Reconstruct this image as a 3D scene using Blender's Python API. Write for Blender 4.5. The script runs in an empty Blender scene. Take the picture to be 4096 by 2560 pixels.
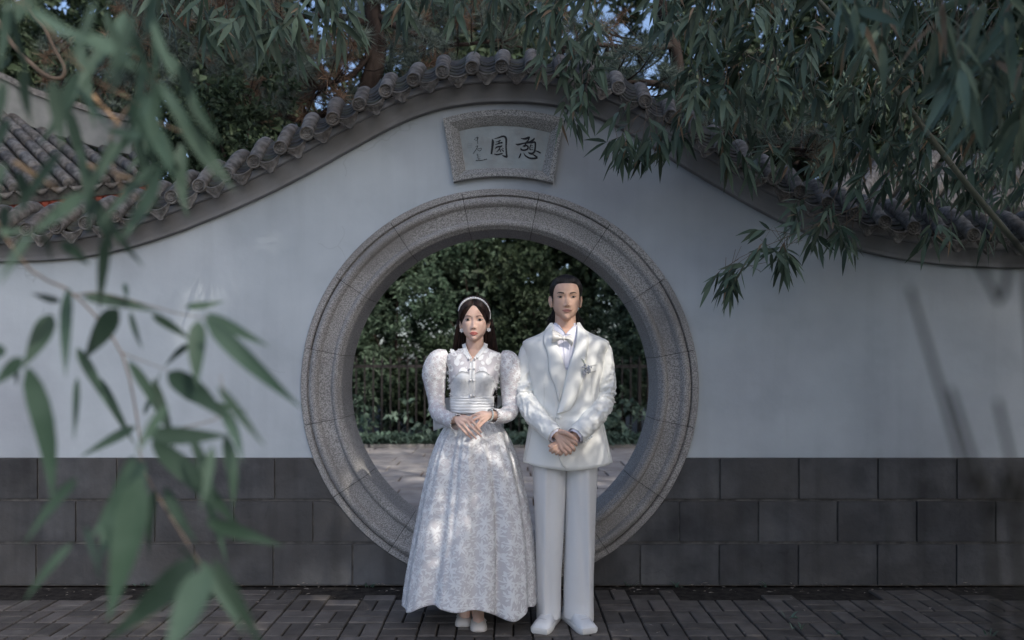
import bpy, bmesh, math, random
import numpy as np
from mathutils import Vector, Matrix, noise

random.seed(7)
rng = np.random.default_rng(11)
R = math.radians
scene = bpy.context.scene
col = scene.collection

# ------------------------------------------------------------------ camera
F = 3150.0            # focal length in photo pixels (4096 wide)
HX, HY = 2035.0, 1440.0   # vanishing point of the depth direction
CAMZ = 1.43
cd = bpy.data.cameras.new('camera')
cam = bpy.data.objects.new('camera', cd); col.objects.link(cam)
cam.location = (0, 0, CAMZ); cam.rotation_euler = (R(90), 0, 0)
cd.sensor_width = 36; cd.sensor_fit = 'HORIZONTAL'
cd.lens = 36 * F / 4096
cd.shift_x = (2048 - HX) / 4096; cd.shift_y = (HY - 1280) / 4096
cd.clip_start = 0.05; cd.clip_end = 500
cd.dof.use_dof = True; cd.dof.focus_distance = 4.25; cd.dof.aperture_fstop = 1.7
scene.camera = cam

# ------------------------------------------------------------------ light
SUN = Vector((0.46, -0.60, 0.655)).normalized()
world = bpy.data.worlds.new('World'); scene.world = world; world.use_nodes = True
wn = world.node_tree.nodes; wl = world.node_tree.links
sky = wn.new('ShaderNodeTexSky'); sky.sky_type = 'NISHITA'; sky.sun_disc = False
sky.sun_elevation = math.asin(SUN.z); sky.sun_rotation = math.atan2(SUN.x, SUN.y)
sky.air_density = 0.8; sky.dust_density = 2.6; sky.ozone_density = 1.0
wl.new(sky.outputs[0], wn['Background'].inputs[0]); wn['Background'].inputs[1].default_value = 0.15
sd = bpy.data.lights.new('sun', 'SUN'); sd.energy = 2.0; sd.angle = R(0.53); sd.color = (1.0, 0.93, 0.84)
so = bpy.data.objects.new('sun', sd); col.objects.link(so)
so.rotation_euler = SUN.to_track_quat('Z', 'Y').to_euler(); so.location = SUN * 30
scene.view_settings.view_transform = 'Standard'; scene.view_settings.look = 'None'
scene.view_settings.gamma = 1; scene.view_settings.use_curve_mapping = False
scene.view_settings.exposure = 0.78
scene.cycles.use_denoising = True
scene.cycles.max_bounces = 6; scene.cycles.transparent_max_bounces = 8
scene.cycles.sample_clamp_indirect = 6

# ------------------------------------------------------------------ helpers
def P(px, py, Y):
    """photo pixel at depth Y -> world point"""
    return np.array([(px - HX) / F * Y, Y, CAMZ + (HY - py) / F * Y])

def link(o, parent=None):
    col.objects.link(o)
    if parent is not None: o.parent = parent
    return o

def tag(o, label=None, cat=None, group=None, kind=None):
    if label: o['label'] = label
    if cat: o['category'] = cat
    if group: o['group'] = group
    if kind or cat: o['kind'] = kind or 'thing'
    return o

def empty(name, loc=(0, 0, 0), parent=None):
    o = bpy.data.objects.new(name, None); o.location = loc; o.empty_display_size = 0.1
    return link(o, parent)

def me(name, verts, faces, mat, smooth=True):
    m = bpy.data.meshes.new(name)
    m.from_pydata([tuple(map(float, v)) for v in verts], [], [tuple(int(i) for i in f) for f in faces])
    if mat is not None: m.materials.append(mat)
    if smooth: m.polygons.foreach_set('use_smooth', np.ones(len(m.polygons), dtype=bool))
    m.update()
    return m

def ob(name, verts, faces, mat, parent=None, smooth=True, loc=None):
    o = bpy.data.objects.new(name, me(name, verts, faces, mat, smooth))
    link(o, parent)
    if parent is not None:      # vertices are given in world space, the parent may be moved
        pm = parent.location.copy(); q = parent.parent
        while q is not None: pm += q.location; q = q.parent
        o.location = -pm
    if loc is not None: o.location = loc
    return o

class MB:
    def __init__(s): s.v = []; s.f = []; s.n = 0
    def add(s, v, f):
        v = np.asarray(v, float).reshape(-1, 3); s.v.append(v)
        s.f.extend([tuple(i + s.n for i in q) for q in f]); s.n += len(v)
        return s
    def V(s): return np.concatenate(s.v) if s.v else np.zeros((0, 3))
    def obj(s, name, mat, parent=None, smooth=True): return ob(name, s.V(), s.f, mat, parent, smooth)
    def mesh(s, name, mat, smooth=True): return me(name, s.V(), s.f, mat, smooth)

def box(c, sz, bev=0.0):
    x, y, z = np.asarray(sz) / 2.0
    if bev <= 0:
        v = [(a * x, b * y, d * z) for d in (-1, 1) for b in (-1, 1) for a in (-1, 1)]
        f = [(0, 2, 3, 1), (4, 5, 7, 6), (0, 1, 5, 4), (2, 6, 7, 3), (0, 4, 6, 2), (1, 3, 7, 5)]
        return np.array(v) + np.asarray(c), f
    v = []   # bevelled top (4 sides), bottom open bevel skipped
    for d, ins in ((-1, 0), (1, 0), (1, bev)):
        zz = d * z if not (d == 1 and ins == 0) else z - bev
        for a, b in ((-1, -1), (1, -1), (1, 1), (-1, 1)):
            v.append((a * (x - ins), b * (y - ins), zz))
    f = [(3, 2, 1, 0), (8, 9, 10, 11)]
    for k in range(2):
        for i in range(4):
            j = (i + 1) % 4
            f.append((4 * k + i, 4 * k + j, 4 * k + 4 + j, 4 * k + 4 + i))
    return np.array(v) + np.asarray(c), f

def grid_faces(n, m, wrap=False, off=0):
    f = []
    for i in range(n - 1):
        for j in range(m if wrap else m - 1):
            k = (j + 1) % m
            f.append((off + i * m + j, off + i * m + k, off + (i + 1) * m + k, off + (i + 1) * m + j))
    return f

def loft(rings, cap=True):
    """rings: list of (m,3) closed loops"""
    rings = [np.asarray(r, float) for r in rings]
    m = len(rings[0]); v = np.concatenate(rings); f = grid_faces(len(rings), m, True)
    if cap:
        v = np.concatenate([v, [rings[0].mean(0)], [rings[-1].mean(0)]])
        a = len(v) - 2; b = len(v) - 1; o = (len(rings) - 1) * m
        for j in range(m):
            k = (j + 1) % m
            f.append((a, k, j)); f.append((b, o + j, o + k))
    return v, f

def frames(pts):
    pts = np.asarray(pts, float); n = len(pts)
    t = np.gradient(pts, axis=0); t /= np.linalg.norm(t, axis=1)[:, None] + 1e-12
    up = np.array([0, 0, 1.0]) if abs(t[0][2]) < 0.9 else np.array([0, 1.0, 0])
    u = np.cross(t[0], up); u /= np.linalg.norm(u)
    U = [u]
    for i in range(1, n):
        u = U[-1] - t[i] * np.dot(U[-1], t[i]); u /= np.linalg.norm(u) + 1e-12; U.append(u)
    U = np.array(U); W = np.cross(t, U)
    return t, U, W

def tube(pts, rad, seg=8, cap=True, round_end=False):
    pts = np.asarray(pts, float); n = len(pts)
    rad = np.broadcast_to(np.asarray(rad, float), (n,)).copy()
    if round_end:
        d0 = pts[0] - pts[1]; d0 /= np.linalg.norm(d0); d1 = pts[-1] - pts[-2]; d1 /= np.linalg.norm(d1)
        a = [pts[0] + d0 * rad[0] * s for s in (0.95, 0.7)]; b = [pts[-1] + d1 * rad[-1] * s for s in (0.7, 0.95)]
        pts = np.concatenate([a, pts, b]); rad = np.concatenate([[rad[0] * 0.3, rad[0] * 0.72], rad, [rad[-1] * 0.72, rad[-1] * 0.3]])
    t, U, W = frames(pts)
    an = np.linspace(0, 2 * math.pi, seg, endpoint=False)
    rings = [p + r * (np.cos(an)[:, None] * u + np.sin(an)[:, None] * w) for p, r, u, w in zip(pts, rad, U, W)]
    return loft(rings, cap)

def smooth_path(pts, n=20):
    """Catmull-Rom through points (any dim)"""
    p = np.asarray(pts, float)
    p = np.concatenate([[2 * p[0] - p[1]], p, [2 * p[-1] - p[-2]]])
    seg = len(p) - 3; out = []
    for u in np.linspace(0, seg, n):
        i = min(int(u), seg - 1); t = u - i
        a, b, c, d = p[i], p[i + 1], p[i + 2], p[i + 3]
        out.append(0.5 * (2 * b + (c - a) * t + (2 * a - 5 * b + 4 * c - d) * t * t + (3 * b - a - 3 * c + d) * t ** 3))
    return np.array(out)

def sphere(c, r, nu=10, nv=7, sc=(1, 1, 1)):
    v = [np.array([0, 0, 1.0])]
    for i in range(1, nv):
        a = math.pi * i / nv
        for j in range(nu):
            b = 2 * math.pi * j / nu
            v.append(np.array([math.sin(a) * math.cos(b), math.sin(a) * math.sin(b), math.cos(a)]))
    v.append(np.array([0, 0, -1.0])); f = []
    for j in range(nu): f.append((0, 1 + j, 1 + (j + 1) % nu))
    for i in range(nv - 2):
        for j in range(nu):
            a = 1 + i * nu + j; b = 1 + i * nu + (j + 1) % nu
            f.append((a, a + nu, b + nu, b))
    e = len(v) - 1; o = 1 + (nv - 2) * nu
    for j in range(nu): f.append((e, o + (j + 1) % nu, o + j))
    return np.array(v) * r * np.array(sc) + np.asarray(c), f

def nz(p, s=1.0):
    return noise.noise(Vector((p[0] * s, p[1] * s, p[2] * s)))

# ------------------------------------------------------------------ materials
def pm(name, c1, c2=None, scale=5.0, rough=0.6, bump=0.0, bscale=40.0, spec=0.3, rnd=0.0, c3=None, scale3=1.5, amt3=0.5,
       detail=4.0, metal=0.0, sheen=0.0, world=True, ramp=(0.35, 0.65), trans=0.0, coat=0.0, attr=False, sss=0.0, stretch=None):
    m = bpy.data.materials.new(name); m.use_nodes = True
    nt = m.node_tree; n = nt.nodes; l = nt.links; b = n['Principled BSDF']
    def C(c): return (c[0], c[1], c[2], 1)
    b.inputs['Roughness'].default_value = rough; b.inputs['Specular IOR Level'].default_value = spec
    b.inputs['Metallic'].default_value = metal; b.inputs['Sheen Weight'].default_value = sheen
    b.inputs['Coat Weight'].default_value = coat
    if sss > 0:
        b.inputs['Subsurface Weight'].default_value = sss; b.inputs['Subsurface Radius'].default_value = (0.9, 0.35, 0.2)
        b.inputs['Subsurface Scale'].default_value = 0.008
    if world:
        g = n.new('ShaderNodeNewGeometry'); co = g.outputs['Position']
    else:
        g = n.new('ShaderNodeTexCoord'); co = g.outputs['Object']
    if stretch:
        mp = n.new('ShaderNodeMapping'); mp.inputs['Scale'].default_value = stretch; l.new(co, mp.inputs[0]); co = mp.outputs[0]
    out = None
    if c2 is not None:
        t = n.new('ShaderNodeTexNoise'); t.inputs['Scale'].default_value = scale; t.inputs['Detail'].default_value = detail
        l.new(co, t.inputs['Vector'])
        r = n.new('ShaderNodeValToRGB'); r.color_ramp.elements[0].position = ramp[0]; r.color_ramp.elements[1].position = ramp[1]
        r.color_ramp.elements[0].color = C(c1); r.color_ramp.elements[1].color = C(c2)
        l.new(t.outputs['Fac'], r.inputs[0]); out = r.outputs[0]
    if c3 is not None:
        t3 = n.new('ShaderNodeTexNoise'); t3.inputs['Scale'].default_value = scale3; t3.inputs['Detail'].default_value = 5
        l.new(co, t3.inputs['Vector'])
        mr = n.new('ShaderNodeMapRange'); mr.inputs[1].default_value = 0.45; mr.inputs[2].default_value = 0.7; mr.inputs[4].default_value = amt3
        l.new(t3.outputs['Fac'], mr.inputs[0])
        mx = n.new('ShaderNodeMixRGB'); l.new(mr.outputs[0], mx.inputs[0]); mx.inputs[2].default_value = C(c3)
        if out is not None: l.new(out, mx.inputs[1])
        else: mx.inputs[1].default_value = C(c1)
        out = mx.outputs[0]
    if rnd > 0:
        if attr:
            oi = n.new('ShaderNodeAttribute'); oi.attribute_name = 'rnd'; ro = oi.outputs['Fac']
        else:
            oi = n.new('ShaderNodeObjectInfo'); ro = oi.outputs['Random']
        mr = n.new('ShaderNodeMapRange'); mr.inputs[3].default_value = 1 - rnd; mr.inputs[4].default_value = 1 + rnd; l.new(ro, mr.inputs[0])
        mx = n.new('ShaderNodeMixRGB'); mx.blend_type = 'MULTIPLY'; mx.inputs[0].default_value = 1
        if out is not None: l.new(out, mx.inputs[1])
        else: mx.inputs[1].default_value = C(c1)
        cb = n.new('ShaderNodeCombineColor'); [l.new(mr.outputs[0], cb.inputs[i]) for i in range(3)]
        l.new(cb.outputs[0], mx.inputs[2]); out = mx.outputs[0]
    if out is not None: l.new(out, b.inputs['Base Color'])
    else: b.inputs['Base Color'].default_value = C(c1)
    if bump > 0:
        t = n.new('ShaderNodeTexNoise'); t.inputs['Scale'].default_value = bscale; t.inputs['Detail'].default_value = 5
        l.new(co, t.inputs['Vector'])
        bp = n.new('ShaderNodeBump'); bp.inputs['Strength'].default_value = bump; bp.inputs['Distance'].default_value = 0.01
        l.new(t.outputs['Fac'], bp.inputs['Height']); l.new(bp.outputs[0], b.inputs['Normal'])
    if trans > 0:
        tr = n.new('ShaderNodeBsdfTranslucent')
        if out is not None: l.new(out, tr.inputs[0])
        else: tr.inputs[0].default_value = C(c1)
        mxs = n.new('ShaderNodeMixShader'); mxs.inputs[0].default_value = trans
        l.new(b.outputs[0], mxs.inputs[1]); l.new(tr.outputs[0], mxs.inputs[2])
        l.new(mxs.outputs[0], n['Material Output'].inputs[0])
    return m

M = {}
M['plaster'] = pm('aged_plaster', (0.445, 0.495, 0.53), (0.53, 0.58, 0.615), 1.6, 0.9, 0.35, 9, 0.15, c3=(0.36, 0.385, 0.425), scale3=0.9, amt3=0.8)
M['dado'] = pm('grey_render_block', (0.064, 0.066, 0.071), (0.112, 0.114, 0.118), 4.5, 0.8, 0.45, 30, 0.2, rnd=0.15, c3=(0.085, 0.08, 0.075), scale3=1.3, amt3=0.8)
M['joint'] = pm('block_joint', (0.07, 0.068, 0.066), (0.14, 0.135, 0.13), 14, 0.9, 0.3, 60)
M['granite'] = pm('granite', (0.17, 0.165, 0.16), (0.50, 0.485, 0.47), 170, 0.72, 0.5, 150, 0.3, rnd=0.05, c3=(0.22, 0.21, 0.20), scale3=2.2, amt3=0.7, detail=2, ramp=(0.38, 0.62))
M['granite_light'] = pm('granite_light', (0.15, 0.15, 0.15), (0.46, 0.46, 0.45), 190, 0.7, 0.5, 160, 0.3, detail=2, ramp=(0.38, 0.62))
M['mortar'] = pm('mortar_dark', (0.05, 0.047, 0.045), (0.09, 0.085, 0.08), 30, 0.95)
M['slate'] = pm('slate_slab', (0.30, 0.34, 0.35), (0.37, 0.41, 0.42), 6, 0.7, 0.3, 40, 0.2, c3=(0.28, 0.27, 0.25), scale3=7, amt3=0.6)
M['ink'] = pm('engraved_ink', (0.006, 0.007, 0.012), rough=0.5)
M['cornice'] = pm('grey_moulding', (0.20, 0.203, 0.21), (0.28, 0.282, 0.29), 2.5, 0.75, 0.25, 25, 0.25, c3=(0.17, 0.165, 0.16), scale3=3, amt3=0.6)
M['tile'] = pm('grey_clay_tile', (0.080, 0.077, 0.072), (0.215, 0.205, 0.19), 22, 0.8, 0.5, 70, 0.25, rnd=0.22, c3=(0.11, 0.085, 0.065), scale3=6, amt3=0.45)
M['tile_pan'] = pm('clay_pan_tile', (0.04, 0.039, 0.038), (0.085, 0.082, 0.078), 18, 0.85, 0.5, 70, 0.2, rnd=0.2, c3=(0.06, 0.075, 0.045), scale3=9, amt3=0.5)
M['paver'] = pm('concrete_paver', (0.096, 0.087, 0.079), (0.146, 0.133, 0.121), 9, 0.85, 0.5, 120, 0.25, rnd=0.28, c3=(0.105, 0.088, 0.078), scale3=2.5, amt3=0.4)
M['soil'] = pm('dark_soil', (0.014, 0.012, 0.010), (0.045, 0.039, 0.033), 22, 0.95, 0.8, 60)
M['flag'] = pm('flagstone', (0.36, 0.335, 0.315), (0.47, 0.44, 0.415), 5, 0.85, 0.5, 40, 0.2, rnd=0.12, c3=(0.27, 0.24, 0.22), scale3=2, amt3=0.6)
M['flag_joint'] = pm('needle_litter', (0.10, 0.07, 0.05), (0.2, 0.13, 0.09), 30, 0.95, 0.5, 80)
M['iron'] = pm('painted_iron', (0.022, 0.020, 0.020), (0.034, 0.030, 0.029), 20, 0.6, 0.2, 60, 0.3)
M['bark'] = pm('bark', (0.022, 0.017, 0.015), (0.055, 0.042, 0.036), 14, 0.95, 1.0, 30, 0.1, stretch=(1, 1, 0.35))
M['twig'] = pm('twig', (0.12, 0.09, 0.065), (0.20, 0.15, 0.11), 20, 0.8)
M['culm'] = pm('bamboo_culm', (0.055, 0.062, 0.036), (0.11, 0.105, 0.068), 6, 0.5, 0.1, 30, 0.4)
M['culm_dark'] = pm('old_bamboo_culm', (0.008, 0.009, 0.008), (0.014, 0.014, 0.013), 6, 0.9, spec=0.03)
M['bamboo'] = pm('bamboo_leaf', (0.060, 0.094, 0.064), (0.125, 0.170, 0.124), 3, 0.5, spec=0.18, rnd=0.55, attr=True, trans=0.22)
M['bamboo_near'] = pm('bamboo_leaf_near', (0.040, 0.072, 0.050), (0.078, 0.122, 0.092), 9, 0.5, spec=0.18, rnd=0.3, trans=0.28)
M['bamboo_dry'] = pm('bamboo_leaf_dry', (0.20, 0.14, 0.085), (0.28, 0.21, 0.14), 12, 0.7, rnd=0.2, attr=True, trans=0.2)
M['leaf'] = pm('shrub_leaf', (0.052, 0.090, 0.058), (0.115, 0.165, 0.115), 1.2, 0.5, spec=0.18, rnd=0.45, attr=True, trans=0.2)
M['leaf_dark'] = pm('tree_leaf', (0.03, 0.05, 0.028), (0.06, 0.085, 0.05), 1.0, 0.55, spec=0.18, rnd=0.45, attr=True, trans=0.25)
M['needle'] = pm('pine_needle', (0.09, 0.12, 0.10), (0.16, 0.195, 0.165), 1.6, 0.55, spec=0.18, rnd=0.4, attr=True, trans=0.2)
M['needle_brown'] = pm('dead_pine_needle', (0.13, 0.08, 0.05), (0.22, 0.14, 0.09), 3, 0.7, rnd=0.4, attr=True, trans=0.2)
M['strap'] = pm('strap_leaf', (0.11, 0.175, 0.13), (0.18, 0.25, 0.20), 3, 0.5, spec=0.18, rnd=0.35, attr=True, trans=0.25)
M['red'] = pm('red_lacquer', (0.26, 0.058, 0.03), (0.20, 0.045, 0.025), 5, 0.5)
M['cream'] = pm('cream_panel', (0.5, 0.44, 0.34), (0.42, 0.37, 0.29), 4, 0.7)
M['ridge'] = pm('ridge_plaster', (0.20, 0.21, 0.20), (0.29, 0.295, 0.28), 4, 0.9, 0.3, 20)

def weather(m, lo, hi):
    nt = m.node_tree; n = nt.nodes; l = nt.links; b = n['Principled BSDF']; src = b.inputs['Base Color'].links[0].from_socket
    ge = n.new('ShaderNodeNewGeometry')
    def layer(src, scale_vec, ns, a, b_, c_lo, detail=6):
        mp = n.new('ShaderNodeMapping'); mp.inputs['Scale'].default_value = scale_vec; l.new(ge.outputs['Position'], mp.inputs[0])
        t = n.new('ShaderNodeTexNoise'); t.inputs['Scale'].default_value = ns; t.inputs['Detail'].default_value = detail; l.new(mp.outputs[0], t.inputs['Vector'])
        r = n.new('ShaderNodeMapRange'); r.inputs[1].default_value = a; r.inputs[2].default_value = b_; r.inputs[3].default_value = c_lo; r.inputs[4].default_value = 1.0; l.new(t.outputs['Fac'], r.inputs[0])
        cb = n.new('ShaderNodeCombineColor'); [l.new(r.outputs[0], cb.inputs[i]) for i in range(3)]
        mx = n.new('ShaderNodeMixRGB'); mx.blend_type = 'MULTIPLY'; mx.inputs[0].default_value = 1; l.new(src, mx.inputs[1]); l.new(cb.outputs[0], mx.inputs[2]); return mx.outputs[0]
    o = layer(src, (7, 1, .45), 1.0, .34, .50, lo)          # rain streaks
    o = layer(o, (1, 1, 1), 3.2, .30, .46, hi)              # patched coats
    # hairline cracks
    vo = n.new('ShaderNodeTexVoronoi'); vo.feature = 'DISTANCE_TO_EDGE'; vo.inputs['Scale'].default_value = 1.3
    wn_ = n.new('ShaderNodeTexNoise'); wn_.inputs['Scale'].default_value = 5; l.new(ge.outputs['Position'], wn_.inputs['Vector'])
    ad = n.new('ShaderNodeMixRGB'); ad.blend_type = 'ADD'; ad.inputs[0].default_value = .25; l.new(ge.outputs['Position'], ad.inputs[1]); l.new(wn_.outputs['Color'], ad.inputs[2]); l.new(ad.outputs[0], vo.inputs['Vector'])
    r = n.new('ShaderNodeMapRange'); r.inputs[1].default_value = 0; r.inputs[2].default_value = .006; r.inputs[3].default_value = .86; r.inputs[4].default_value = 1; l.new(vo.outputs['Distance'], r.inputs[0])
    mk = n.new('ShaderNodeTexNoise'); mk.inputs['Scale'].default_value = 1.1; l.new(ge.outputs['Position'], mk.inputs['Vector']); gt = n.new('ShaderNodeMath'); gt.operation = 'LESS_THAN'; gt.inputs[1].default_value = .60; l.new(mk.outputs['Fac'], gt.inputs[0]); mm = n.new('ShaderNodeMath'); mm.operation = 'MAXIMUM'; l.new(gt.outputs[0], mm.inputs[0]); l.new(r.outputs[0], mm.inputs[1]); r = mm
    cb = n.new('ShaderNodeCombineColor'); [l.new(r.outputs[0], cb.inputs[i]) for i in range(3)]
    mx = n.new('ShaderNodeMixRGB'); mx.blend_type = 'MULTIPLY'; mx.inputs[0].default_value = 1; l.new(o, mx.inputs[1]); l.new(cb.outputs[0], mx.inputs[2])
    l.new(mx.outputs[0], b.inputs['Base Color'])
weather(M['plaster'], .955, .955); weather(M['dado'], .80, .80)

# ------------------------------------------------------------------ ground
g = ob('ground', [(-90, -60, -0.03), (90, -60, -0.03), (90, 120, -0.03), (-90, 120, -0.03)], [(0, 1, 2, 3)], M['soil'], smooth=False)
tag(g, kind='structure')

# front pavement: basket-weave pavers, each its own object
pave = ob('pavement', [(-6, -1.5, -0.010), (6, -1.5, -0.010), (6, 4.99, -0.010), (-6, 4.99, -0.010)], [(0, 1, 2, 3)], M['soil'], smooth=False)
tag(pave, kind='structure')
UX, UY, X0, Y0 = 0.2005, 0.205, 0.726, 4.283
bv, bf = box((0, 0, -0.02), (UX - 0.012, UX / 2 - 0.010, 0.05), 0.004)
paver_mesh = me('paver', bv, bf, M['paver'], False)
far = MB(); npav = 0
for j in range(-14, 3):
    for i in range(-32, 33):
        cx = X0 + UX * (i + 0.5); cy = Y0 + UY * (j + 0.5)
        horiz = ((i + j) % 2 == 0)
        for s in (-0.25, 0.25):
            x = cx + (0 if horiz else s * UX); y = cy + (s * UY if horiz else 0)
            if y > 4.77 + 0.06 * math.sin(x * 3.1) + 0.04 * math.sin(x * 7.7 + 1): continue
            dz = random.uniform(-0.002, 0.003); rz = (0 if horiz else R(90)) + R(random.uniform(-1, 1))
            vis = abs(x - 0.02) < 0.652 * y + 0.1 and y > 3.98
            if vis:
                o = bpy.data.objects.new('paver', paver_mesh); link(o, pave)
                sy = UY / UX if horiz else 1.0
                o.location = (x, y, dz - 0.004 + 0.0)
                o.rotation_euler = (R(random.uniform(-.5, .5)), R(random.uniform(-.5, .5)), rz)
                if not horiz: o.scale = (UY / UX, 1, 1)
                npav += 1
            elif y < 3.99 and y > 1.4 and abs(x) < 3.2:
                c, s2 = math.cos(rz), math.sin(rz)
                q = bv.copy(); q2 = q.copy(); q2[:, 0] = c * q[:, 0] - s2 * q[:, 1]; q2[:, 1] = s2 * q[:, 0] + c * q[:, 1]
                far.add(q2 + np.array([x, y, dz - 0.004]), bf)
fp = far.obj('paver_field', M['paver'], pave, False); tag(fp, kind='stuff')
print('pavers', npav)

# litter and small weeds on the paving (stuff too small to count)
lit = MB()
for k in range(300):
    x = random.uniform(-2.9, 2.9); y = random.choice([random.uniform(4.75, 4.97), random.uniform(4.75, 4.97), random.uniform(4.0, 4.97)])
    a = random.uniform(0, 6.28); L = random.uniform(0.006, 0.022); W = L * random.uniform(0.12, 0.6)
    d = np.array([math.cos(a), math.sin(a), 0]); e = np.array([-d[1], d[0], 0]); c = np.array([x, y, 0.024])
    lit.add([c - d * L, c - e * W + [0, 0, .003], c + d * L, c + e * W + [0, 0, .002]], [(0, 1, 2, 3)])
tag(lit.obj('leaf_litter', pm('litter', (0.10, 0.08, 0.06), (0.34, 0.30, 0.26), 60, 0.8), None, False), 'tiny pale dry leaf scraps scattered over the dark pavers', 'litter', kind='stuff')

# rear path of flagstones, seen through the gate
rear = ob('rear_path', [(-8, 5.0, -0.006), (8, 5.0, -0.006), (8, 12.75, -0.006), (-8, 12.75, -0.006)], [(0, 1, 2, 3)], M['flag_joint'], smooth=False)
tag(rear, kind='structure')
y = 5.35; r = 0
while y < 12.6:
    d = random.uniform(0.42, 0.56)
    if y + d > 12.6: d = 12.68 - y
    x = -4.2 + random.uniform(0, 0.5)
    while x < 4.2:
        w = random.uniform(0.6, 1.0)
        gp = 0.012
        if abs(x + w / 2) < 0.24 * (y + d) + 0.75:
            v, f = box((0, 0, 0), (w - gp * 2, d - gp * 2, 0.04), 0.006)
            v[:, :2] += rng.uniform(-0.006, 0.006, (len(v), 2))
            o = bpy.data.objects.new('flagstone', me('flagstone', v, f, M['flag'], False)); link(o, rear)
            o.location = (x + w / 2, y + d / 2, random.uniform(-0.003, 0.003) - 0.002); o.rotation_euler = (R(random.uniform(-.3, .3)), R(random.uniform(-.3, .3)), 0)
        x += w
    y += d; r += 1
kerb = empty('path_kerb', (0, 12.72, 0)); tag(kerb, 'low pale stone kerb along the planting bed behind the gate', 'kerb')
for k in range(9):
    v, f = box((-3.6 + k * 0.9, 12.74, 0.02), (0.885, 0.1, 0.1), 0.008)
    ob('kerb_stone', v, f, M['flag'], kerb, False)

# ------------------------------------------------------------------ garden wall
WY = 5.0; TH = 0.30
GC = np.array([(1998 - HX) / 630.0, 1.43 + (1440 - 1550) / 630.0]); RO = 1.245; RI = 1.0
top_px = [(-900, 622), (-400, 622), (0, 620), (100, 618), (200, 611), (300, 591), (400, 560), (500, 521), (600, 478), (700, 430), (800, 374), (850, 345), (900, 317), (950, 292),
          (1000, 271), (1050, 257), (1100, 248), (1200, 243), (1300, 248), (1400, 273), (1500, 324), (1600, 390), (1700, 447), (1800, 507), (1900, 553), (2000, 588), (2100, 611),
          (2200, 625), (2300, 632), (2419, 635), (2900, 636), (3400, 636)]
tp = np.array([((a / 0.5906 - HX) / 630.0, 1.43 + (1440 - b / 0.5906) / 630.0) for a, b in top_px])
xs = np.linspace(-5.5, 5.5, 441)
zs = np.interp(xs, tp[:, 0], tp[:, 1]); k = np.ones(15) / 15
zs = np.convolve(np.pad(zs, 7, 'edge'), k, 'valid')
def topz(x): return np.interp(x, xs, zs)
wall = empty('garden_wall', (0, WY, 0))
tag(wall, 'white plastered garden wall with wavy tiled top and round moon gate', 'wall')
HR = 1.13
mb = MB()
cols = np.unique(np.concatenate([xs, GC[0] + HR * np.cos(np.linspace(0, math.pi, 90))]))
def colint(x):
    d = abs(x - GC[0])
    if d < HR:
        h = math.sqrt(HR * HR - d * d); return GC[1] + h, GC[1] - h
    return None
for a, b in zip(cols[:-1], cols[1:]):
    ia, ib = colint(a), colint(b); za, zb = topz(a), topz(b)
    segs = []
    if ia is None and ib is None: segs.append((0, 0, za, zb))
    else:
        ia = ia or (GC[1], GC[1]); ib = ib or (GC[1], GC[1])
        segs.append((ia[0], ib[0], za, zb)); segs.append((0, 0, ia[1], ib[1]))
    for lo_a, lo_b, hi_a, hi_b in segs:
        n = 8
        va = [(a, WY, lo_a + (hi_a - lo_a) * t) for t in np.linspace(0, 1, n)]; vb = [(b, WY, lo_b + (hi_b - lo_b) * t) for t in np.linspace(0, 1, n)]
        mb.add(va + vb, [(i, n + i, n + i + 1, i + 1) for i in range(n - 1)])
        vc = [(x_, WY + TH, z_) for x_, _, z_ in (va[0], va[-1], vb[-1], vb[0])]
        mb.add(vc, [(0, 1, 2, 3)])
mb.obj('plaster', M['plaster'], wall, True)
# reveal tube behind ring is covered by voussoirs; dado blocks
ch = 0.2715
def block(x0, x1, z0, z1, yf, parent, mat, name):
    g_ = 0.006; x0 += g_; x1 -= g_; z0 += g_; z1 -= g_
    xx = np.linspace(x0, x1, 14); keep = []
    for x in xx:
        d = abs(x - GC[0]); hi = z1
        if d < RO: hi = min(z1, GC[1] - math.sqrt(RO * RO - d * d))
        keep.append(max(hi, z0))
    keep = np.array(keep)
    if (keep - z0).max() < 0.01: return
    ok = np.where(keep - z0 > 0.001)[0]; i0, i1 = max(ok[0] - 1, 0), min(ok[-1] + 1, len(xx) - 1)
    xx = xx[i0:i1 + 1]; keep = keep[i0:i1 + 1]; n = len(xx); b = 0.005
    v = []; 
    for x, h in zip(xx, keep):
        v += [(x, WY - 0.001, z0), (x, yf, z0 + b), (x, yf, max(h - b, z0 + b)), (x, WY - 0.001, h)]
    f = []
    for i in range(n - 1):
        for j in range(3): f.append((4 * i + j, 4 * i + 4 + j, 4 * i + 5 + j, 4 * i + 1 + j))
    f.append((0, 1, 2, 3)); f.append(tuple(4 * (n - 1) + q for q in (3, 2, 1, 0)))
    ob(name, v, f, mat, parent, False)
rj = {0: 2558, 1: 2714, 2: 2875}; lj = {0: 1413, 1: 1256, 2: 1104}
db = MB()
v, f = box((0, 0, 0), (1, 1, 1))
for row in range(3):
    z0, z1 = row * ch, (row + 1) * ch
    xr = (rj[row] - HX) / 630.0; xl = (lj[row] - HX) / 630.0
    js = [xl - 0.5 * k for k in range(8, 0, -1)] + [xl]
    if xr - xl > 0.01: js += [-0.06] if row else [-0.06]
    js += [xr + 0.5 * k for k in range(0, 9)]
    for a, b in zip(js[:-1], js[1:]): block(a, b, z0, z1, WY - 0.022 + random.uniform(-.0015, .0015), wall, M['dado'], 'dado_block')
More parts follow.
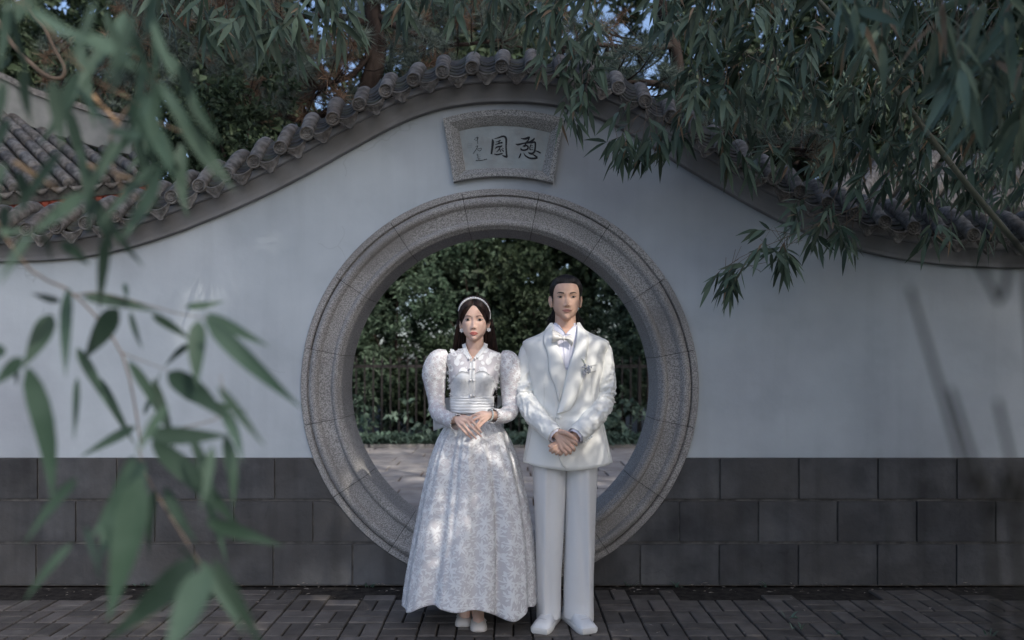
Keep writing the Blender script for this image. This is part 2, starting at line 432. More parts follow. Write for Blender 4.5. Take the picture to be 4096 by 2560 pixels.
# recessed joint backing
for x0_, x1_ in ((-5.4, -1.1), (1.0, 5.4)):
    pass
xx = np.linspace(-5.4, 5.4, 300); jb = MB()
hi = [min(3 * ch - 0.003, GC[1] - math.sqrt(RO ** 2 - (x - GC[0]) ** 2)) if abs(x - GC[0]) < RO else 3 * ch - 0.003 for x in xx]
jb.add([(x, WY - 0.009, 0) for x in xx] + [(x, WY - 0.009, max(h, 0)) for x, h in zip(xx, hi)], grid_faces(2, len(xx)))
jb.obj('joint_bed', M['joint'], wall, False)

# moon gate ring
prof = [(1.257, 0.0), (1.257, 0.030), (1.252, 0.036), (1.219, 0.036), (1.214, 0.030), (1.213, 0.020), (1.206, 0.020), (1.203, 0.036), (1.197, 0.050), (1.186, 0.060), (1.170, 0.064), (1.156, 0.058), (1.147, 0.046),
        (1.142, 0.036), (1.138, 0.032), (1.064, 0.032), (1.060, 0.038), (1.057, 0.050), (1.049, 0.060), (1.036, 0.066), (1.023, 0.062), (1.014, 0.050), (1.010, 0.040), (1.004, 0.036), (1.000, 0.030), (0.998, -0.02), (0.998, -0.14), (0.998, -0.30), (1.257, -0.30)]
ring = empty('moon_gate_frame', (0, 0, 0), wall)
tag(ring, 'round carved granite frame of the moon gate')
for k in range(16):
    a0 = R(10.9 + 22.5 * k + 0.10); a1 = R(10.9 + 22.5 * (k + 1) - 0.10)
    dr = random.uniform(-0.002, 0.002); dd = random.uniform(-0.002, 0.002)
    rings = []
    an = np.linspace(a0, a1, 15)
    for a in an:
        rings.append([(GC[0] + (r_ + dr) * math.cos(a), WY - d_ - dd, GC[1] + (r_ + dr) * math.sin(a)) for r_, d_ in prof])
    v, f = loft(rings, False); n = len(prof)
    f.append(tuple(range(n - 1, -1, -1))); f.append(tuple(range((len(an) - 1) * n, len(an) * n)))
    o = ob('voussoir', v, f, M['granite'], ring, True)
    try:
        o.data.set_sharp_from_angle(angle=R(50))
    except Exception: pass
rings = []
for a in np.linspace(0, 2 * math.pi, 129)[:-1]:
    rings.append([(GC[0] + (r_) * math.cos(a), WY - d_, GC[1] + (r_) * math.sin(a)) for r_, d_ in [(1.25, -0.29), (1.25, 0.024), (1.215, 0.024), (1.205, 0.012), (1.18, 0.05), (1.15, 0.035), (1.14, 0.022), (1.064, 0.022), (1.045, 0.05), (1.02, 0.045), (1.006, 0.02), (1.006, -0.29)]])
rings.append(rings[0]); v, f = loft(rings, False)
ob('mortar_bed', v, f, M['mortar'], ring, True)

# cornice mouldings along the wavy top
cx_ = np.linspace(-5.3, 5.3, 300); cz_ = topz(cx_)
tx = np.gradient(cx_); tz = np.gradient(cz_); tl = np.hypot(tx, tz); nx_, nz_ = -tz / tl, tx / tl
def sweep(profile, name, mat):
    rings = []
    for x, z, a, b in zip(cx_, cz_, nx_, nz_):
        wob = 0.0025 * nz((x * 9, 0, 3))
        rings.append([(x + a * h + 0 * d, WY - d, z + b * h + (wob if h < 0.01 else 0)) for d, h in profile])
    v, f = loft(rings, False)
    o = ob(name, v, f, mat, wall, True); o.data.set_sharp_from_angle(angle=R(40)); return o
sweep([(-0.05, 0.0), (0.040, 0.0), (0.044, 0.004), (0.044, 0.022), (0.046, 0.026), (0.052, 0.040), (0.064, 0.066), (0.082, 0.090), (0.086, 0.097), (0.086, 0.104), (-0.05, 0.104)], 'lower_moulding', M['cornice'])
sweep([(-0.05, 0.102), (0.108, 0.102), (0.112, 0.106), (0.112, 0.142), (0.108, 0.146), (-0.05, 0.19)], 'upper_moulding', M['cornice'])
# roof bed under the tiles, both slopes
sweep([(0.115, 0.150), (0.10, 0.162), (-0.15, 0.30), (-0.40, 0.16), (-0.40, 0.10), (-0.30, 0.0), (-0.05, 0.10)], 'roof_bed', M['mortar'])

# cap tiles, drip tiles
def lathe_y(profile, seg=20):
    """profile (r, y)"""
    an = np.linspace(0, 2 * math.pi, seg, endpoint=False)
    return loft([[(r_ * math.cos(a), y_, r_ * math.sin(a)) for a in an] for r_, y_ in profile], True)
SL = 0.62  # roof slope
ct = MB()
rings = []; an = np.linspace(0, 2 * math.pi, 20, endpoint=False)
path = [(0.0, 0.0), (0.105, 0.064), (0.112, 0.069), (0.20, 0.124), (0.207, 0.128), (0.27, 0.166), (0.33, 0.190), (0.38, 0.192), (0.44, 0.168), (0.50, 0.13)]
rads = [0.043, 0.043, 0.0475, 0.0460, 0.0505, 0.049, 0.050, 0.050, 0.050, 0.05]
for (yy, zz), rr in zip(path, rads):
    sl = 0.61 if yy < 0.25 else (0.61 - (yy - 0.25) * 5)
    sl = max(sl, -0.6); nv = np.array([0, -math.sin(math.atan(sl)), math.cos(math.atan(sl))])
    rings.append([np.array([rr * math.cos(a), yy, zz]) + rr * math.sin(a) * nv for a in an])
# flat front face is vertical
rings[0] = [np.array([0.043 * math.cos(a), 0, 0.043 * math.sin(a)]) for a in an]
v, f = loft(rings, True); ct.add(v, f)
cap_mesh = ct.mesh('cap_tile', M['tile']); cap_mesh.set_sharp_from_angle(angle=R(45))
fc = MB()
fv, ff = lathe_y([(0.044, 0.004), (0.044, -0.010), (0.041, -0.013), (0.036, -0.012), (0.034, -0.004), (0.030, -0.003), (0.001, -0.005)], 24); fc.add(fv, ff)
for x, z, r_, s in [(-0.011, 0.004, 0.0065, 1), (0.011, 0.004, 0.0065, 1), (0, -0.008, 0.007, 1), (-0.017, -0.012, 0.007, 1), (0.017, -0.012, 0.007, 1), (0, 0.018, 0.006, 1), (-0.018, 0.018, 0.006, 1), (0.018, 0.018, 0.006, 1), (0, -0.022, 0.008, 1)]:
    fc.add(*sphere((x, -0.005, z), r_, 8, 5, (1, 0.8, 0.8)))
fc.add(*tube([(-0.020, -0.008, 0.012), (-0.012, -0.010, 0.015), (-0.004, -0.009, 0.010)], 0.0025, 5)); fc.add(*tube([(0.020, -0.008, 0.012), (0.012, -0.010, 0.015), (0.004, -0.009, 0.010)], 0.0025, 5))
fc.add(*tube([(-0.016, -0.008, -0.018), (0, -0.010, -0.024), (0.016, -0.008, -0.018)], 0.0025, 5))
face_mesh = fc.mesh('tile_medallion', M['tile']); face_mesh.set_sharp_from_angle(angle=R(45))
# drip tile: concave top edge, pointed scalloped lower edge
dr_ = MB(); W2 = 0.084; n = 25
xx = np.linspace(-W2, W2, n)
topc = -0.040 + 0.050 * (xx / W2) ** 2
low = []
for x in xx:
    q = abs(x) / W2
    low.append(-0.118 + 0.118 * q ** 1.25 + 0.004 * math.cos(q * 16))
low = np.minimum(np.array(low), topc - 0.004)
v = []
for x, t, b in zip(xx, topc, low):
    yb = -0.022 * (1 - (x / W2) ** 2)
    m1 = b + (t - b) * 0.16
    v += [(x, yb + 0.014, t), (x, yb, t), (x, yb - 0.004, t - 0.004), (x, yb - 0.002, t - 0.012), (x, yb - 0.004, max(m1, b)), (x, yb - 0.010, max(b + 0.003, b)), (x, yb - 0.010, b), (x, yb + 0.012, b)]
f = []
for i in range(n - 1):
    for j in range(8):
        k2 = (j + 1) % 8
        f.append((8 * i + j, 8 * i + 8 + j, 8 * i + 8 + k2, 8 * i + k2))
dr_.add(v, f)
def onplate(x, z, d=0.006): return (x, -0.022 * (1 - (x / W2) ** 2) - d, z)
for rr in (0.013, 0.006):
    dr_.add(*tube([onplate(rr * math.cos(a), -0.070 + rr * math.sin(a)) for a in np.linspace(0, 6.283, 15)], 0.0026, 5, False))
for s in (-1, 1):
    dr_.add(*tube([onplate(s * a, b) for a, b in [(0.018, -0.062), (0.026, -0.052), (0.042, -0.042), (0.044, -0.054), (0.034, -0.070), (0.022, -0.078), (0.018, -0.064)]], 0.0024, 5, False))
    dr_.add(*tube([onplate(s * a, b) for a, b in [(0.052, -0.036), (0.058, -0.030), (0.062, -0.036), (0.057, -0.042), (0.054, -0.038)]], 0.0022, 5, False))
    for a, b in [(0.028, -0.056), (0.034, -0.060), (0.036, -0.051), (0.028, -0.066)]: dr_.add(*sphere(onplate(s * a, b), 0.003, 6, 4))
    dr_.add(*tube([onplate(s * a, b) for a, b in [(0.004, -0.086), (0.004, -0.100)]], 0.002, 5))
    dr_.add(*tube([onplate(s * a, b, 0.008) for a, b in [(0.001, -0.110), (0.030, -0.085), (0.058, -0.052), (0.076, -0.016)]], 0.0022, 5))
dr_.add(*tube([onplate(a, -0.040 + 0.050 * (a / W2) ** 2 - 0.010) for a in np.linspace(-0.078, 0.078, 13)], 0.003, 5))
drip_mesh = dr_.mesh('drip_tile', M['tile']); drip_mesh.set_sharp_from_angle(angle=R(45))
def pan(y0, z0, ln):
    v = []; xx = np.linspace(-W2 * 0.98, W2 * 0.98, 13)
    for yy in (0, ln):
        for th in (0, -0.011):
            for x in xx: v.append((x, y0 + yy, z0 + yy * SL + th + (-0.038 + 0.046 * (x / W2) ** 2)))
    m_ = len(xx); f = []
    for i in range(m_ - 1):
        f.append((i, i + 1, 2 * m_ + i + 1, 2 * m_ + i)); f.append((m_ + i, i + m_ + 2 * m_, i + 1 + 3 * m_, m_ + i + 1)); f.append((m_ + i, m_ + i + 1, i + 1, i))
    return v, f
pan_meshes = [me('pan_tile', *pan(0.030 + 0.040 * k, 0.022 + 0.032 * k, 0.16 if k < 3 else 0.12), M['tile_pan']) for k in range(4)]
for pm_ in pan_meshes: pm_.set_sharp_from_angle(angle=R(40))
# positions along the curve by arc length
ox_, oz_ = cx_ + nx_ * .172, cz_ + nz_ * .172
sl_ = np.concatenate([[0], np.cumsum(np.hypot(np.diff(ox_), np.diff(oz_)))])
sc0 = np.interp((2008 - HX) / F * 4.83, cx_, sl_)
SP = 0.1835
EY = WY - 0.165
for k in range(-24, 25):
    s = sc0 + k * SP
    for kind, ss in (('cap', s), ('drip', s + SP / 2)):
        x = np.interp(ss, sl_, cx_); z = topz(x); sx = (topz(x + 0.03) - topz(x - 0.03)) / 0.06
        if abs(x) > 3.6: continue
        a = math.atan(sx); nx1, nz1 = -math.sin(a), math.cos(a)
        h = 0.172
        if kind == 'cap':
            o = bpy.data.objects.new('cap_tile', cap_mesh); link(o, wall)
            o.location = (x + nx1 * h, EY - WY, z + nz1 * h); o.rotation_euler = (R(random.uniform(-2, 2)), -a * 0.3 + R(random.uniform(-3, 3)), R(random.uniform(-2.5, 2.5)))
            d = bpy.data.objects.new('tile_medallion', face_mesh); link(d, o)
        else:
            o = bpy.data.objects.new('drip_tile', drip_mesh); link(o, wall)
            o.location = (x + nx1 * h, EY - WY + 0.012, z + nz1 * h); o.rotation_euler = (R(random.uniform(-3, 3)), -a * 0.62 + R(random.uniform(-2.5, 2.5)), R(random.uniform(-2, 2)))
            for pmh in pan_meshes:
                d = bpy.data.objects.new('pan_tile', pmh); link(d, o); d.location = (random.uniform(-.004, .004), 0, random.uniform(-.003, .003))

# ------------------------------------------------------------------ plaque
pl = empty('gate_plaque', (0, WY, 2.5)); tag(pl, 'fan shaped granite plaque with two large black characters above the moon gate', 'plaque')
def fan(tl, tm, tr, bl, bm, br, n=17):
    def arc(a, m, b):
        t = np.linspace(0, 1, n)[:, None]; a, m, b = map(np.array, (a, m, b)); c = 2 * m - 0.5 * (a + b)
        return (1 - t) ** 2 * a + 2 * t * (1 - t) * c + t * t * b
    T = arc(tl, tm, tr); B = arc(bl, bm, br)
    t = np.linspace(0, 1, 8)[1:-1, None]
    return np.concatenate([T, T[-1] + (B[-1] - T[-1]) * t, B[::-1], B[0] + (T[0] - B[0]) * t])
outer = fan((1774, 483), (2014, 447), (2255, 483), (1816, 734), (2013, 711), (2211, 738))
inner = fan((1835, 524), (2018, 503), (2203, 531), (1861, 683), (2014, 674), (2169, 686))
mid = outer * 0.58 + inner * 0.42
lip = outer * 0.03 + inner * 0.97
def at_wall(p, d):
    q = np.array([(p[:, 0] - HX) / 630.0, np.full(len(p), WY - d), 1.43 + (1440 - p[:, 1]) / 630.0]).T
    # nearer surface is scaled so that it stays where it is measured
    c = np.array([0, 0, CAMZ]); return q
v, f = loft([at_wall(outer, -0.01), at_wall(outer, 0.046), at_wall(outer * 0.99 + inner * 0.01, 0.050), at_wall(mid, 0.050), at_wall(lip, 0.016), at_wall(inner, 0.012), at_wall(inner, 0.0)], False)
o = ob('frame', v, f, M['granite_light'], pl, True); o.data.set_sharp_from_angle(angle=R(25))
q = at_wall(inner, 0.006); q = np.concatenate([q, [q.mean(0)]]); n = len(inner)
ob('slab', q, [(i, (i + 1) % n, n) for i in range(n)], M['slate'], pl, False)
q2 = at_wall(inner * 0.985 + inner.mean(0) * 0.015, 0.0075); q1 = at_wall(inner, 0.0085)
mbp = MB(); mbp.add(*loft([q1, q2], False)); mbp.obj('grout_line', pm('pale_grout', (0.45, 0.44, 0.42), (0.25, 0.24, 0.23), 40, 0.9), pl, False)
# brush strokes: (x, y, half width) in the zoomed plaque crop (2420 px = 350 photo px)
def brush(name, strokes, seed=0):
    b = MB()
    for st in strokes:
        p = smooth_path(st, max(8, 5 * len(st)))
        c = p[:, :2] / 6.914 + np.array([1850, 530]); w = np.maximum(p[:, 2], 1.5) / 6.914
        t = np.gradient(c, axis=0); t /= np.linalg.norm(t, axis=1)[:, None] + 1e-9
        nrm = np.stack([-t[:, 1], t[:, 0]], 1)
        L = c + nrm * w[:, None]; Rr = c - nrm * w[:, None]
        vl = at_wall(L, 0.0085); vr = at_wall(Rr, 0.0085); vm = at_wall(c, 0.0092)
        n = len(c); v = np.concatenate([vl, vm, vr]); f = []
        for i in range(n - 1): f += [(i, i + 1, n + i + 1, n + i), (n + i, n + i + 1, 2 * n + i + 1, 2 * n + i)]
        b.add(v, f)
    b.obj(name, M['ink'], pl, False)
brush('character', [   # rest
    [(1610, 170, 8), (1720, 185, 26), (1830, 150, 34), (1845, 120, 10)], [(1845, 170, 14), (1800, 250, 22), (1740, 300, 20)],
    [(1465, 325, 6), (1540, 345, 26), (1680, 310, 20), (1830, 285, 26), (1900, 240, 20), (1995, 165, 8)], [(1985, 160, 14), (1960, 220, 20), (1850, 310, 16)],
    [(1740, 290, 22), (1735, 380, 20), (1690, 400, 16)], [(1660, 395, 10), (1740, 365, 26), (1810, 400, 22), (1790, 470, 24), (1700, 500, 22), (1625, 480, 22), (1615, 430, 8)], 
    [(1900, 330, 12), (1860, 430, 16), (1880, 500, 14)], [(1890, 310, 12), (1960, 280, 24), (2010, 290, 24), (2010, 420, 22), (1985, 540, 26), (1920, 595, 30), (1850, 580, 24), (1820, 550, 8)],
    [(1890, 380, 8), (1945, 375, 10)], [(1890, 430, 8), (1945, 430, 10)], [(1880, 490, 8), (1950, 480, 10)], [(2010, 515, 6), (2080, 535, 18), (2160, 580, 20)],
    [(1615, 575, 6), (1600, 630, 22), (1555, 725, 14)], [(1690, 570, 6), (1740, 650, 20), (1850, 715, 24), (1980, 725, 26), (2075, 710, 20)], [(1930, 610, 8), (2000, 650, 22), (2070, 705, 24)]])
brush('character', [   # garden
    [(818, 195, 8), (840, 260, 34), (825, 420, 30), (800, 610, 24)], [(885, 180, 6), (990, 155, 18), (1130, 115, 26), (1205, 180, 28), (1205, 400, 22), (1215, 580, 24), (1230, 690, 26)], [(1095, 640, 8), (1170, 670, 26), (1240, 690, 26)],
    [(920, 275, 6), (1000, 255, 14), (1060, 225, 14)], [(1020, 215, 10), (1010, 300, 16), (1000, 330, 12)], [(905, 345, 8), (1000, 315, 18), (1095, 285, 18), (1080, 320, 8)], [(900, 460, 10), (960, 410, 22), (1070, 390, 20), (1095, 360, 8)],
    [(1050, 400, 12), (1010, 480, 18), (940, 555, 8)], [(1040, 470, 12), (1055, 550, 14)], [(1095, 440, 8), (1135, 455, 12)], [(1070, 470, 8), (1110, 500, 16), (1140, 540, 14)], [(880, 605, 10), (960, 620, 20), (1110, 590, 18)]])
brush('inscription', [
    [(320, 195, 4), (365, 225, 7)], [(345, 170, 5), (430, 150, 7), (410, 210, 6), (370, 250, 4)], [(405, 120, 4), (415, 220, 6), (425, 325, 5)],
    [(360, 405, 4), (425, 382, 7), (370, 490, 7), (290, 600, 7)], [(410, 470, 5), (520, 445, 7), (490, 520, 7), (410, 490, 4)], 
    [(400, 595, 5), (410, 660, 6)], [(425, 600, 4), (430, 690, 6), (400, 710, 4)], [(480, 620, 6), (490, 632, 5)], [(478, 670, 6), (490, 685, 5)], [(430, 690, 4), (440, 765, 6)], [(460, 700, 4), (462, 765, 6)], [(490, 735, 6), (510, 750, 4)], [(400, 770, 4), (375, 790, 7), (520, 780, 8), (680, 745, 9)]])
# faint square seal beside the inscription
def rect_tube(x0, y0, x1, y1, w):
    b = MB()
    for st in ([(x0, y0, w), (x1, y0, w)], [(x1, y0, w), (x1, y1, w)], [(x1, y1, w), (x0, y1, w)], [(x0, y1, w), (x0, y0, w)], [(x0 + 30, y0 + 30, w), (x0 + 30, y1 - 20, w)], [(x0 + 70, y0 + 20, w), (x0 + 70, y1 - 30, w)], [(x0 + 15, y0 + 55, w), (x1 - 20, y0 + 60, w)]):
        p = np.array(st, float); c = p[:, :2] / 6.914 + np.array([1850, 530]); t = c[1] - c[0]; t = t / np.linalg.norm(t); nn = np.array([-t[1], t[0]]) * w / 6.914
        b.add(at_wall(np.array([c[0] - nn, c[0] + nn, c[1] + nn, c[1] - nn]), 0.0078), [(0, 1, 2, 3)])
    b.obj('seal_mark', pm('seal_grey', (0.24, 0.27, 0.28)), pl, False)
rect_tube(145, 310, 255, 430, 4)

# ------------------------------------------------------------------ iron fence behind the gate
FY = 13.25
fence = empty('iron_fence', (0, FY, 0)); tag(fence, 'dark iron picket fence with spear tips behind the planting bed', 'fence')
def rail(z, h):
    v, f = box((0, FY, z), (9, 0.04, h)); ob('rail', v, f, M['iron'], fence, False)
rail(1.325, 0.05); rail(0.10, 0.05)
pk = MB(); v, f = box((0, 0, 0.66), (0.026, 0.02, 1.32)); pk.add(v, f)
pk.add(*loft([[(0.011 * math.cos(a), 0.011 * math.sin(a), z_) if q == 0 else (q * math.cos(a), q * math.sin(a), z_) for a in np.linspace(0, 6.283, 6, endpoint=False)] for q, z_ in ((0.010, 1.33), (0.010, 1.36), (0.024, 1.39), (0.018, 1.43), (0.003, 1.50))]))
pkm = pk.mesh('picket', M['iron'], False)
for k in range(-30, 31):
    o = bpy.data.objects.new('picket', pkm); link(o, fence); o.location = (0.144 * k + 0.03, -0.03, 0)
for x in (-2.9, -0.35, 2.2):
    v, f = box((x, FY + 0.02, 0.7), (0.06, 0.06, 1.4)); ob('post', v, f, M['iron'], fence, False)

# ================================================================== people
PY = 4.27
KP = PY / F
def wx(px): return (px - HX) * KP
def wz(py): return CAMZ + (HY - py) * KP

class Torso:
    """horizontal superellipse sections, silhouettes measured in the photo"""
    def __init__(s, rows, cy=PY, e=2.3, bumps=()):
        # rows: (py, xl, xr, front, back)
        r = sorted([(wz(a), (wx(b) + wx(c)) / 2, (wx(c) - wx(b)) / 2, f, k) for a, b, c, f, k in rows])
        s.t = np.array(r); s.cy = cy; s.e = e; s.bumps = bumps
        zz = np.linspace(s.t[0, 0], s.t[-1, 0], 160); cols_ = []
        for j in range(1, 5):
            v = np.interp(zz, s.t[:, 0], s.t[:, j]); k = np.ones(5) / 5
            vs = np.convolve(np.pad(v, 2, 'edge'), k, 'valid'); vs[:2] = v[:2]; vs[-2:] = v[-2:]; cols_.append(vs)
        s.zz = zz; s.c = cols_
    def par(s, z): return [np.interp(z, s.zz, c) for c in s.c]
    def bump(s, x, z):
        return sum(a * math.exp(-((x - x0) / sx) ** 2 - ((z - z0) / sz) ** 2) for x0, z0, sx, sz, a in s.bumps)
    def fy(s, x, z, off=0.0):
        cx, a, f, b = s.par(z); q = min(abs((x - cx) / a), 0.999)
        return s.cy - f * (1 - q ** s.e) ** (1 / s.e) - s.bump(x, z) - off
    def ring(s, z, n=64, grow=0.0):
        cx, a, f, b = s.par(z); out = []
        for th in np.linspace(0, 2 * math.pi, n, endpoint=False):
            c, sn = math.cos(th), math.sin(th)
            x = cx + (a + grow) * math.copysign(abs(c) ** (2 / s.e), c)
            y = s.cy + ((b if sn > 0 else f) + grow) * math.copysign(abs(sn) ** (2 / s.e), sn)
            if sn < 0: y -= s.bump(x, z) * min(1, -sn * 2)
            out.append((x, y, z))
        return np.array(out)
    def loft(s, n=50, m=64, fn=None, z0=None, z1=None, cap=True):
        z0 = s.zz[0] if z0 is None else z0; z1 = s.zz[-1] if z1 is None else z1
        rings = [s.ring(z, m) for z in np.linspace(z0, z1, n)]
        if fn: rings = [np.array([fn(p) for p in r_]) for r_ in rings]
        return loft(rings, cap)

def drape(A, B, surf, off, th=0.004, n=24, m=7, bulge=0.0, edge=True):
    """strip between two polylines A and B given in (x, z), laid on surf(x, z) -> y, with thickness towards the viewer"""
    a = smooth_path(A, n); b = smooth_path(B, n); v = []; 
    for i in range(n):
        for j in range(m):
            t = j / (m - 1); p = a[i] * (1 - t) + b[i] * t
            k = off + th * (1 if 0 < j < m - 1 else 0.75) + bulge * math.sin(math.pi * t)
            v.append((p[0], surf(p[0], p[1]) - k, p[1]))
    f = grid_faces(n, m)
    # orientation: make it face -y
    p0, p1, p2 = np.array(v[0]), np.array(v[1]), np.array(v[m])
    if np.cross(p1 - p0, p2 - p0)[1] > 0: f = [q[::-1] for q in f]
    if edge:
        base = len(v); lo = []
        idx = [j for j in range(m)] + [i * m + m - 1 for i in range(1, n)] + [(n - 1) * m + j for j in range(m - 2, -1, -1)] + [i * m for i in range(n - 2, 0, -1)]
        for q in idx: x, y, z = v[q]; lo.append((x, surf(x, z) - off * 0.2, z))
        v += lo; L = len(idx)
        for q in range(L): w = (q + 1) % L; f.append((idx[q], idx[w], base + w, base + q))
    return v, f

def pxz(pts): return [(wx(a), wz(b)) for a, b in pts]

def voxel_union(name, v, f, size, mat, parent, smooth_it=2):
    m0 = me(name + '_src', v, f, None, True); t = bpy.data.objects.new(name + '_src', m0); col.objects.link(t)
    r = t.modifiers.new('remesh', 'REMESH'); r.mode = 'VOXEL'; r.voxel_size = size; r.use_smooth_shade = True
    if smooth_it:
        sm = t.modifiers.new('smooth', 'SMOOTH'); sm.factor = 0.5; sm.iterations = smooth_it
    dg = bpy.context.evaluated_depsgraph_get(); dg.update()
    nm = bpy.data.meshes.new_from_object(t.evaluated_get(dg)); nm.name = name
    bpy.data.objects.remove(t); bpy.data.meshes.remove(m0)
    nm.materials.clear(); nm.materials.append(mat)
    nm.polygons.foreach_set('use_smooth', np.ones(len(nm.polygons), dtype=bool))
    o = bpy.data.objects.new(name, nm); link(o, parent); o.location = -parent.location
    return o

def G(x, s): return math.exp(-(x / s) ** 2)

class Head:
    def __init__(s, cx, cy, chin_z, H, ws, narrow, woman):
        s.cx, s.cy, s.z0, s.H, s.woman = cx, cy, chin_z, H, woman
        T = [-0.02, 0.0, .05, .12, .2, .3, .4, .5, .6, .7, .8, .88, .94, .98, 1.0]
        W = [.008, .021, .0305, .0465, .0600, .0665, .0700, .0722, .0740, .0745, .071, .060, .045, .027, .004]
        if woman: W = [.006, .015, .0275, .0475, .0590, .0655, .0680, .0692, .0712, .073, .070, .060, .045, .027, .004]
        Fr = [.066, .080, .087, .088, .088, .088, .088, .088, .092, .092, .086, .071, .052, .032, .004]
        Bk = [-.03, -.02, -.005, .012, .032, .058, .078, .090, .096, .096, .086, .068, .050, .030, .004]
        s.T = np.array(T); s.W = np.array(W) * ws; s.Fr = np.array(Fr); s.Bk = np.array(Bk)
        if woman:
            s.ft = dict(eye=.474, brow=.553, nose=.27, mouth=.166)
            s.ex = .0322
        else:
            s.ft = dict(eye=.518, brow=.608, nose=.298, mouth=.203)
            s.ex = .0345
    def lev(s, t):
        # smooth interpolation
        f = lambda a: np.interp(t, s.T, a)
        d = 0.018
        g_ = lambda a: (np.interp(t - d, s.T, a) + 2 * np.interp(t, s.T, a) + np.interp(t + d, s.T, a)) / 4
        return g_(s.W), g_(s.Fr), g_(s.Bk)
    def feat(s, x, t):
        H = s.H; ft = s.ft; ax = abs(x); o = 0.0
        def g_(x0, t0, sx, sz, a): return a * G(ax - x0, sx) * G((t - t0) * H, sz)
        e, b, nn, mo = ft['eye'], ft['brow'], ft['nose'], ft['mouth']
        k = 0.85 if s.woman else 1.0
        o += g_(.028, b - .005, .020, .010, .0022 if s.woman else .004)
        o += g_(s.ex, e, .0165, .0095, -.0065) + g_(s.ex, e, .0125, .0065, .0045)
        o += g_(.014, e + .01, .006, .013, -.006)
        hN = np.interp(t, [nn - .03, nn - .01, nn + .015, nn + .05, nn + .12, e, e + .06, e + .12], [0, .004, .0165, .0195, .0125, .0070, .0032, 0])
        wN = np.interp(t, [nn, nn + .05, e], [.0095, .0088, .0078])
        o += hN * k * G(x, wN)
        o += g_(.0135 * k, nn + .022, .0060, .0075, .0085 * k)
        o += g_(0, mo + .018, .019, .0055, .0050) + g_(0, mo - .022, .016, .0062, .0062) + g_(0, mo - .001, .022, .0030, -.0035)
        o += g_(0, mo - .065, .018, .007, -.0035) + g_(.027, mo, .006, .008, -.0025)
        o += g_(0, .045, .017, .016, .0055)
        o += g_(.040, .37, .018, .022, .004)
        o += g_(.060, .56, .012, .020, -.003)
        return o
    def z(s, t): return s.z0 + t * s.H
    def fy(s, x, z, off=0.0):
        """front surface, world coordinates"""
        t = (z - s.z0) / s.H; w, fr, bk = s.lev(t); q = min(abs((x - s.cx) / w), .999)
        return s.cy - fr * (1 - q ** 2.25) ** (1 / 2.25) - s.feat(x - s.cx, t) - off
    def point(s, th, t, grow=0.0):
        w, fr, bk = s.lev(t); c, sn = math.cos(th), math.sin(th)
        x = (w + grow) * math.copysign(abs(c) ** (2 / 2.25), c)
        if sn < 0:
            y = -(fr + grow) * abs(sn) ** (2 / 2.25); y -= s.feat(x, t) * min(1.0, (-sn) * 1.6) * (1 if grow == 0 else 0)
        else: y = (bk + grow) * abs(sn) ** (2 / 2.25)
        return np.array([s.cx + x, s.cy + y, s.z(t)])
    def mesh(s, n=84, m=96):
        ts = np.concatenate([np.linspace(-.02, .05, 7)[:-1], np.linspace(.05, .9, n - 20), np.linspace(.9, 1.0, 15)[1:]])
        return loft([[s.point(th, t) for th in np.linspace(0, 2 * math.pi, m, endpoint=False)] for t in ts], True)
    def patch(s, A, B, off, n=14, m=4, bulge=0):
        """A, B polylines in (dx, t) relative to face centre"""
        a = [(s.cx + p[0], s.z(p[1])) for p in A]; b = [(s.cx + p[0], s.z(p[1])) for p in B]
        return drape(a, b, s.fy, off, 0.0002, n, m, bulge, False)

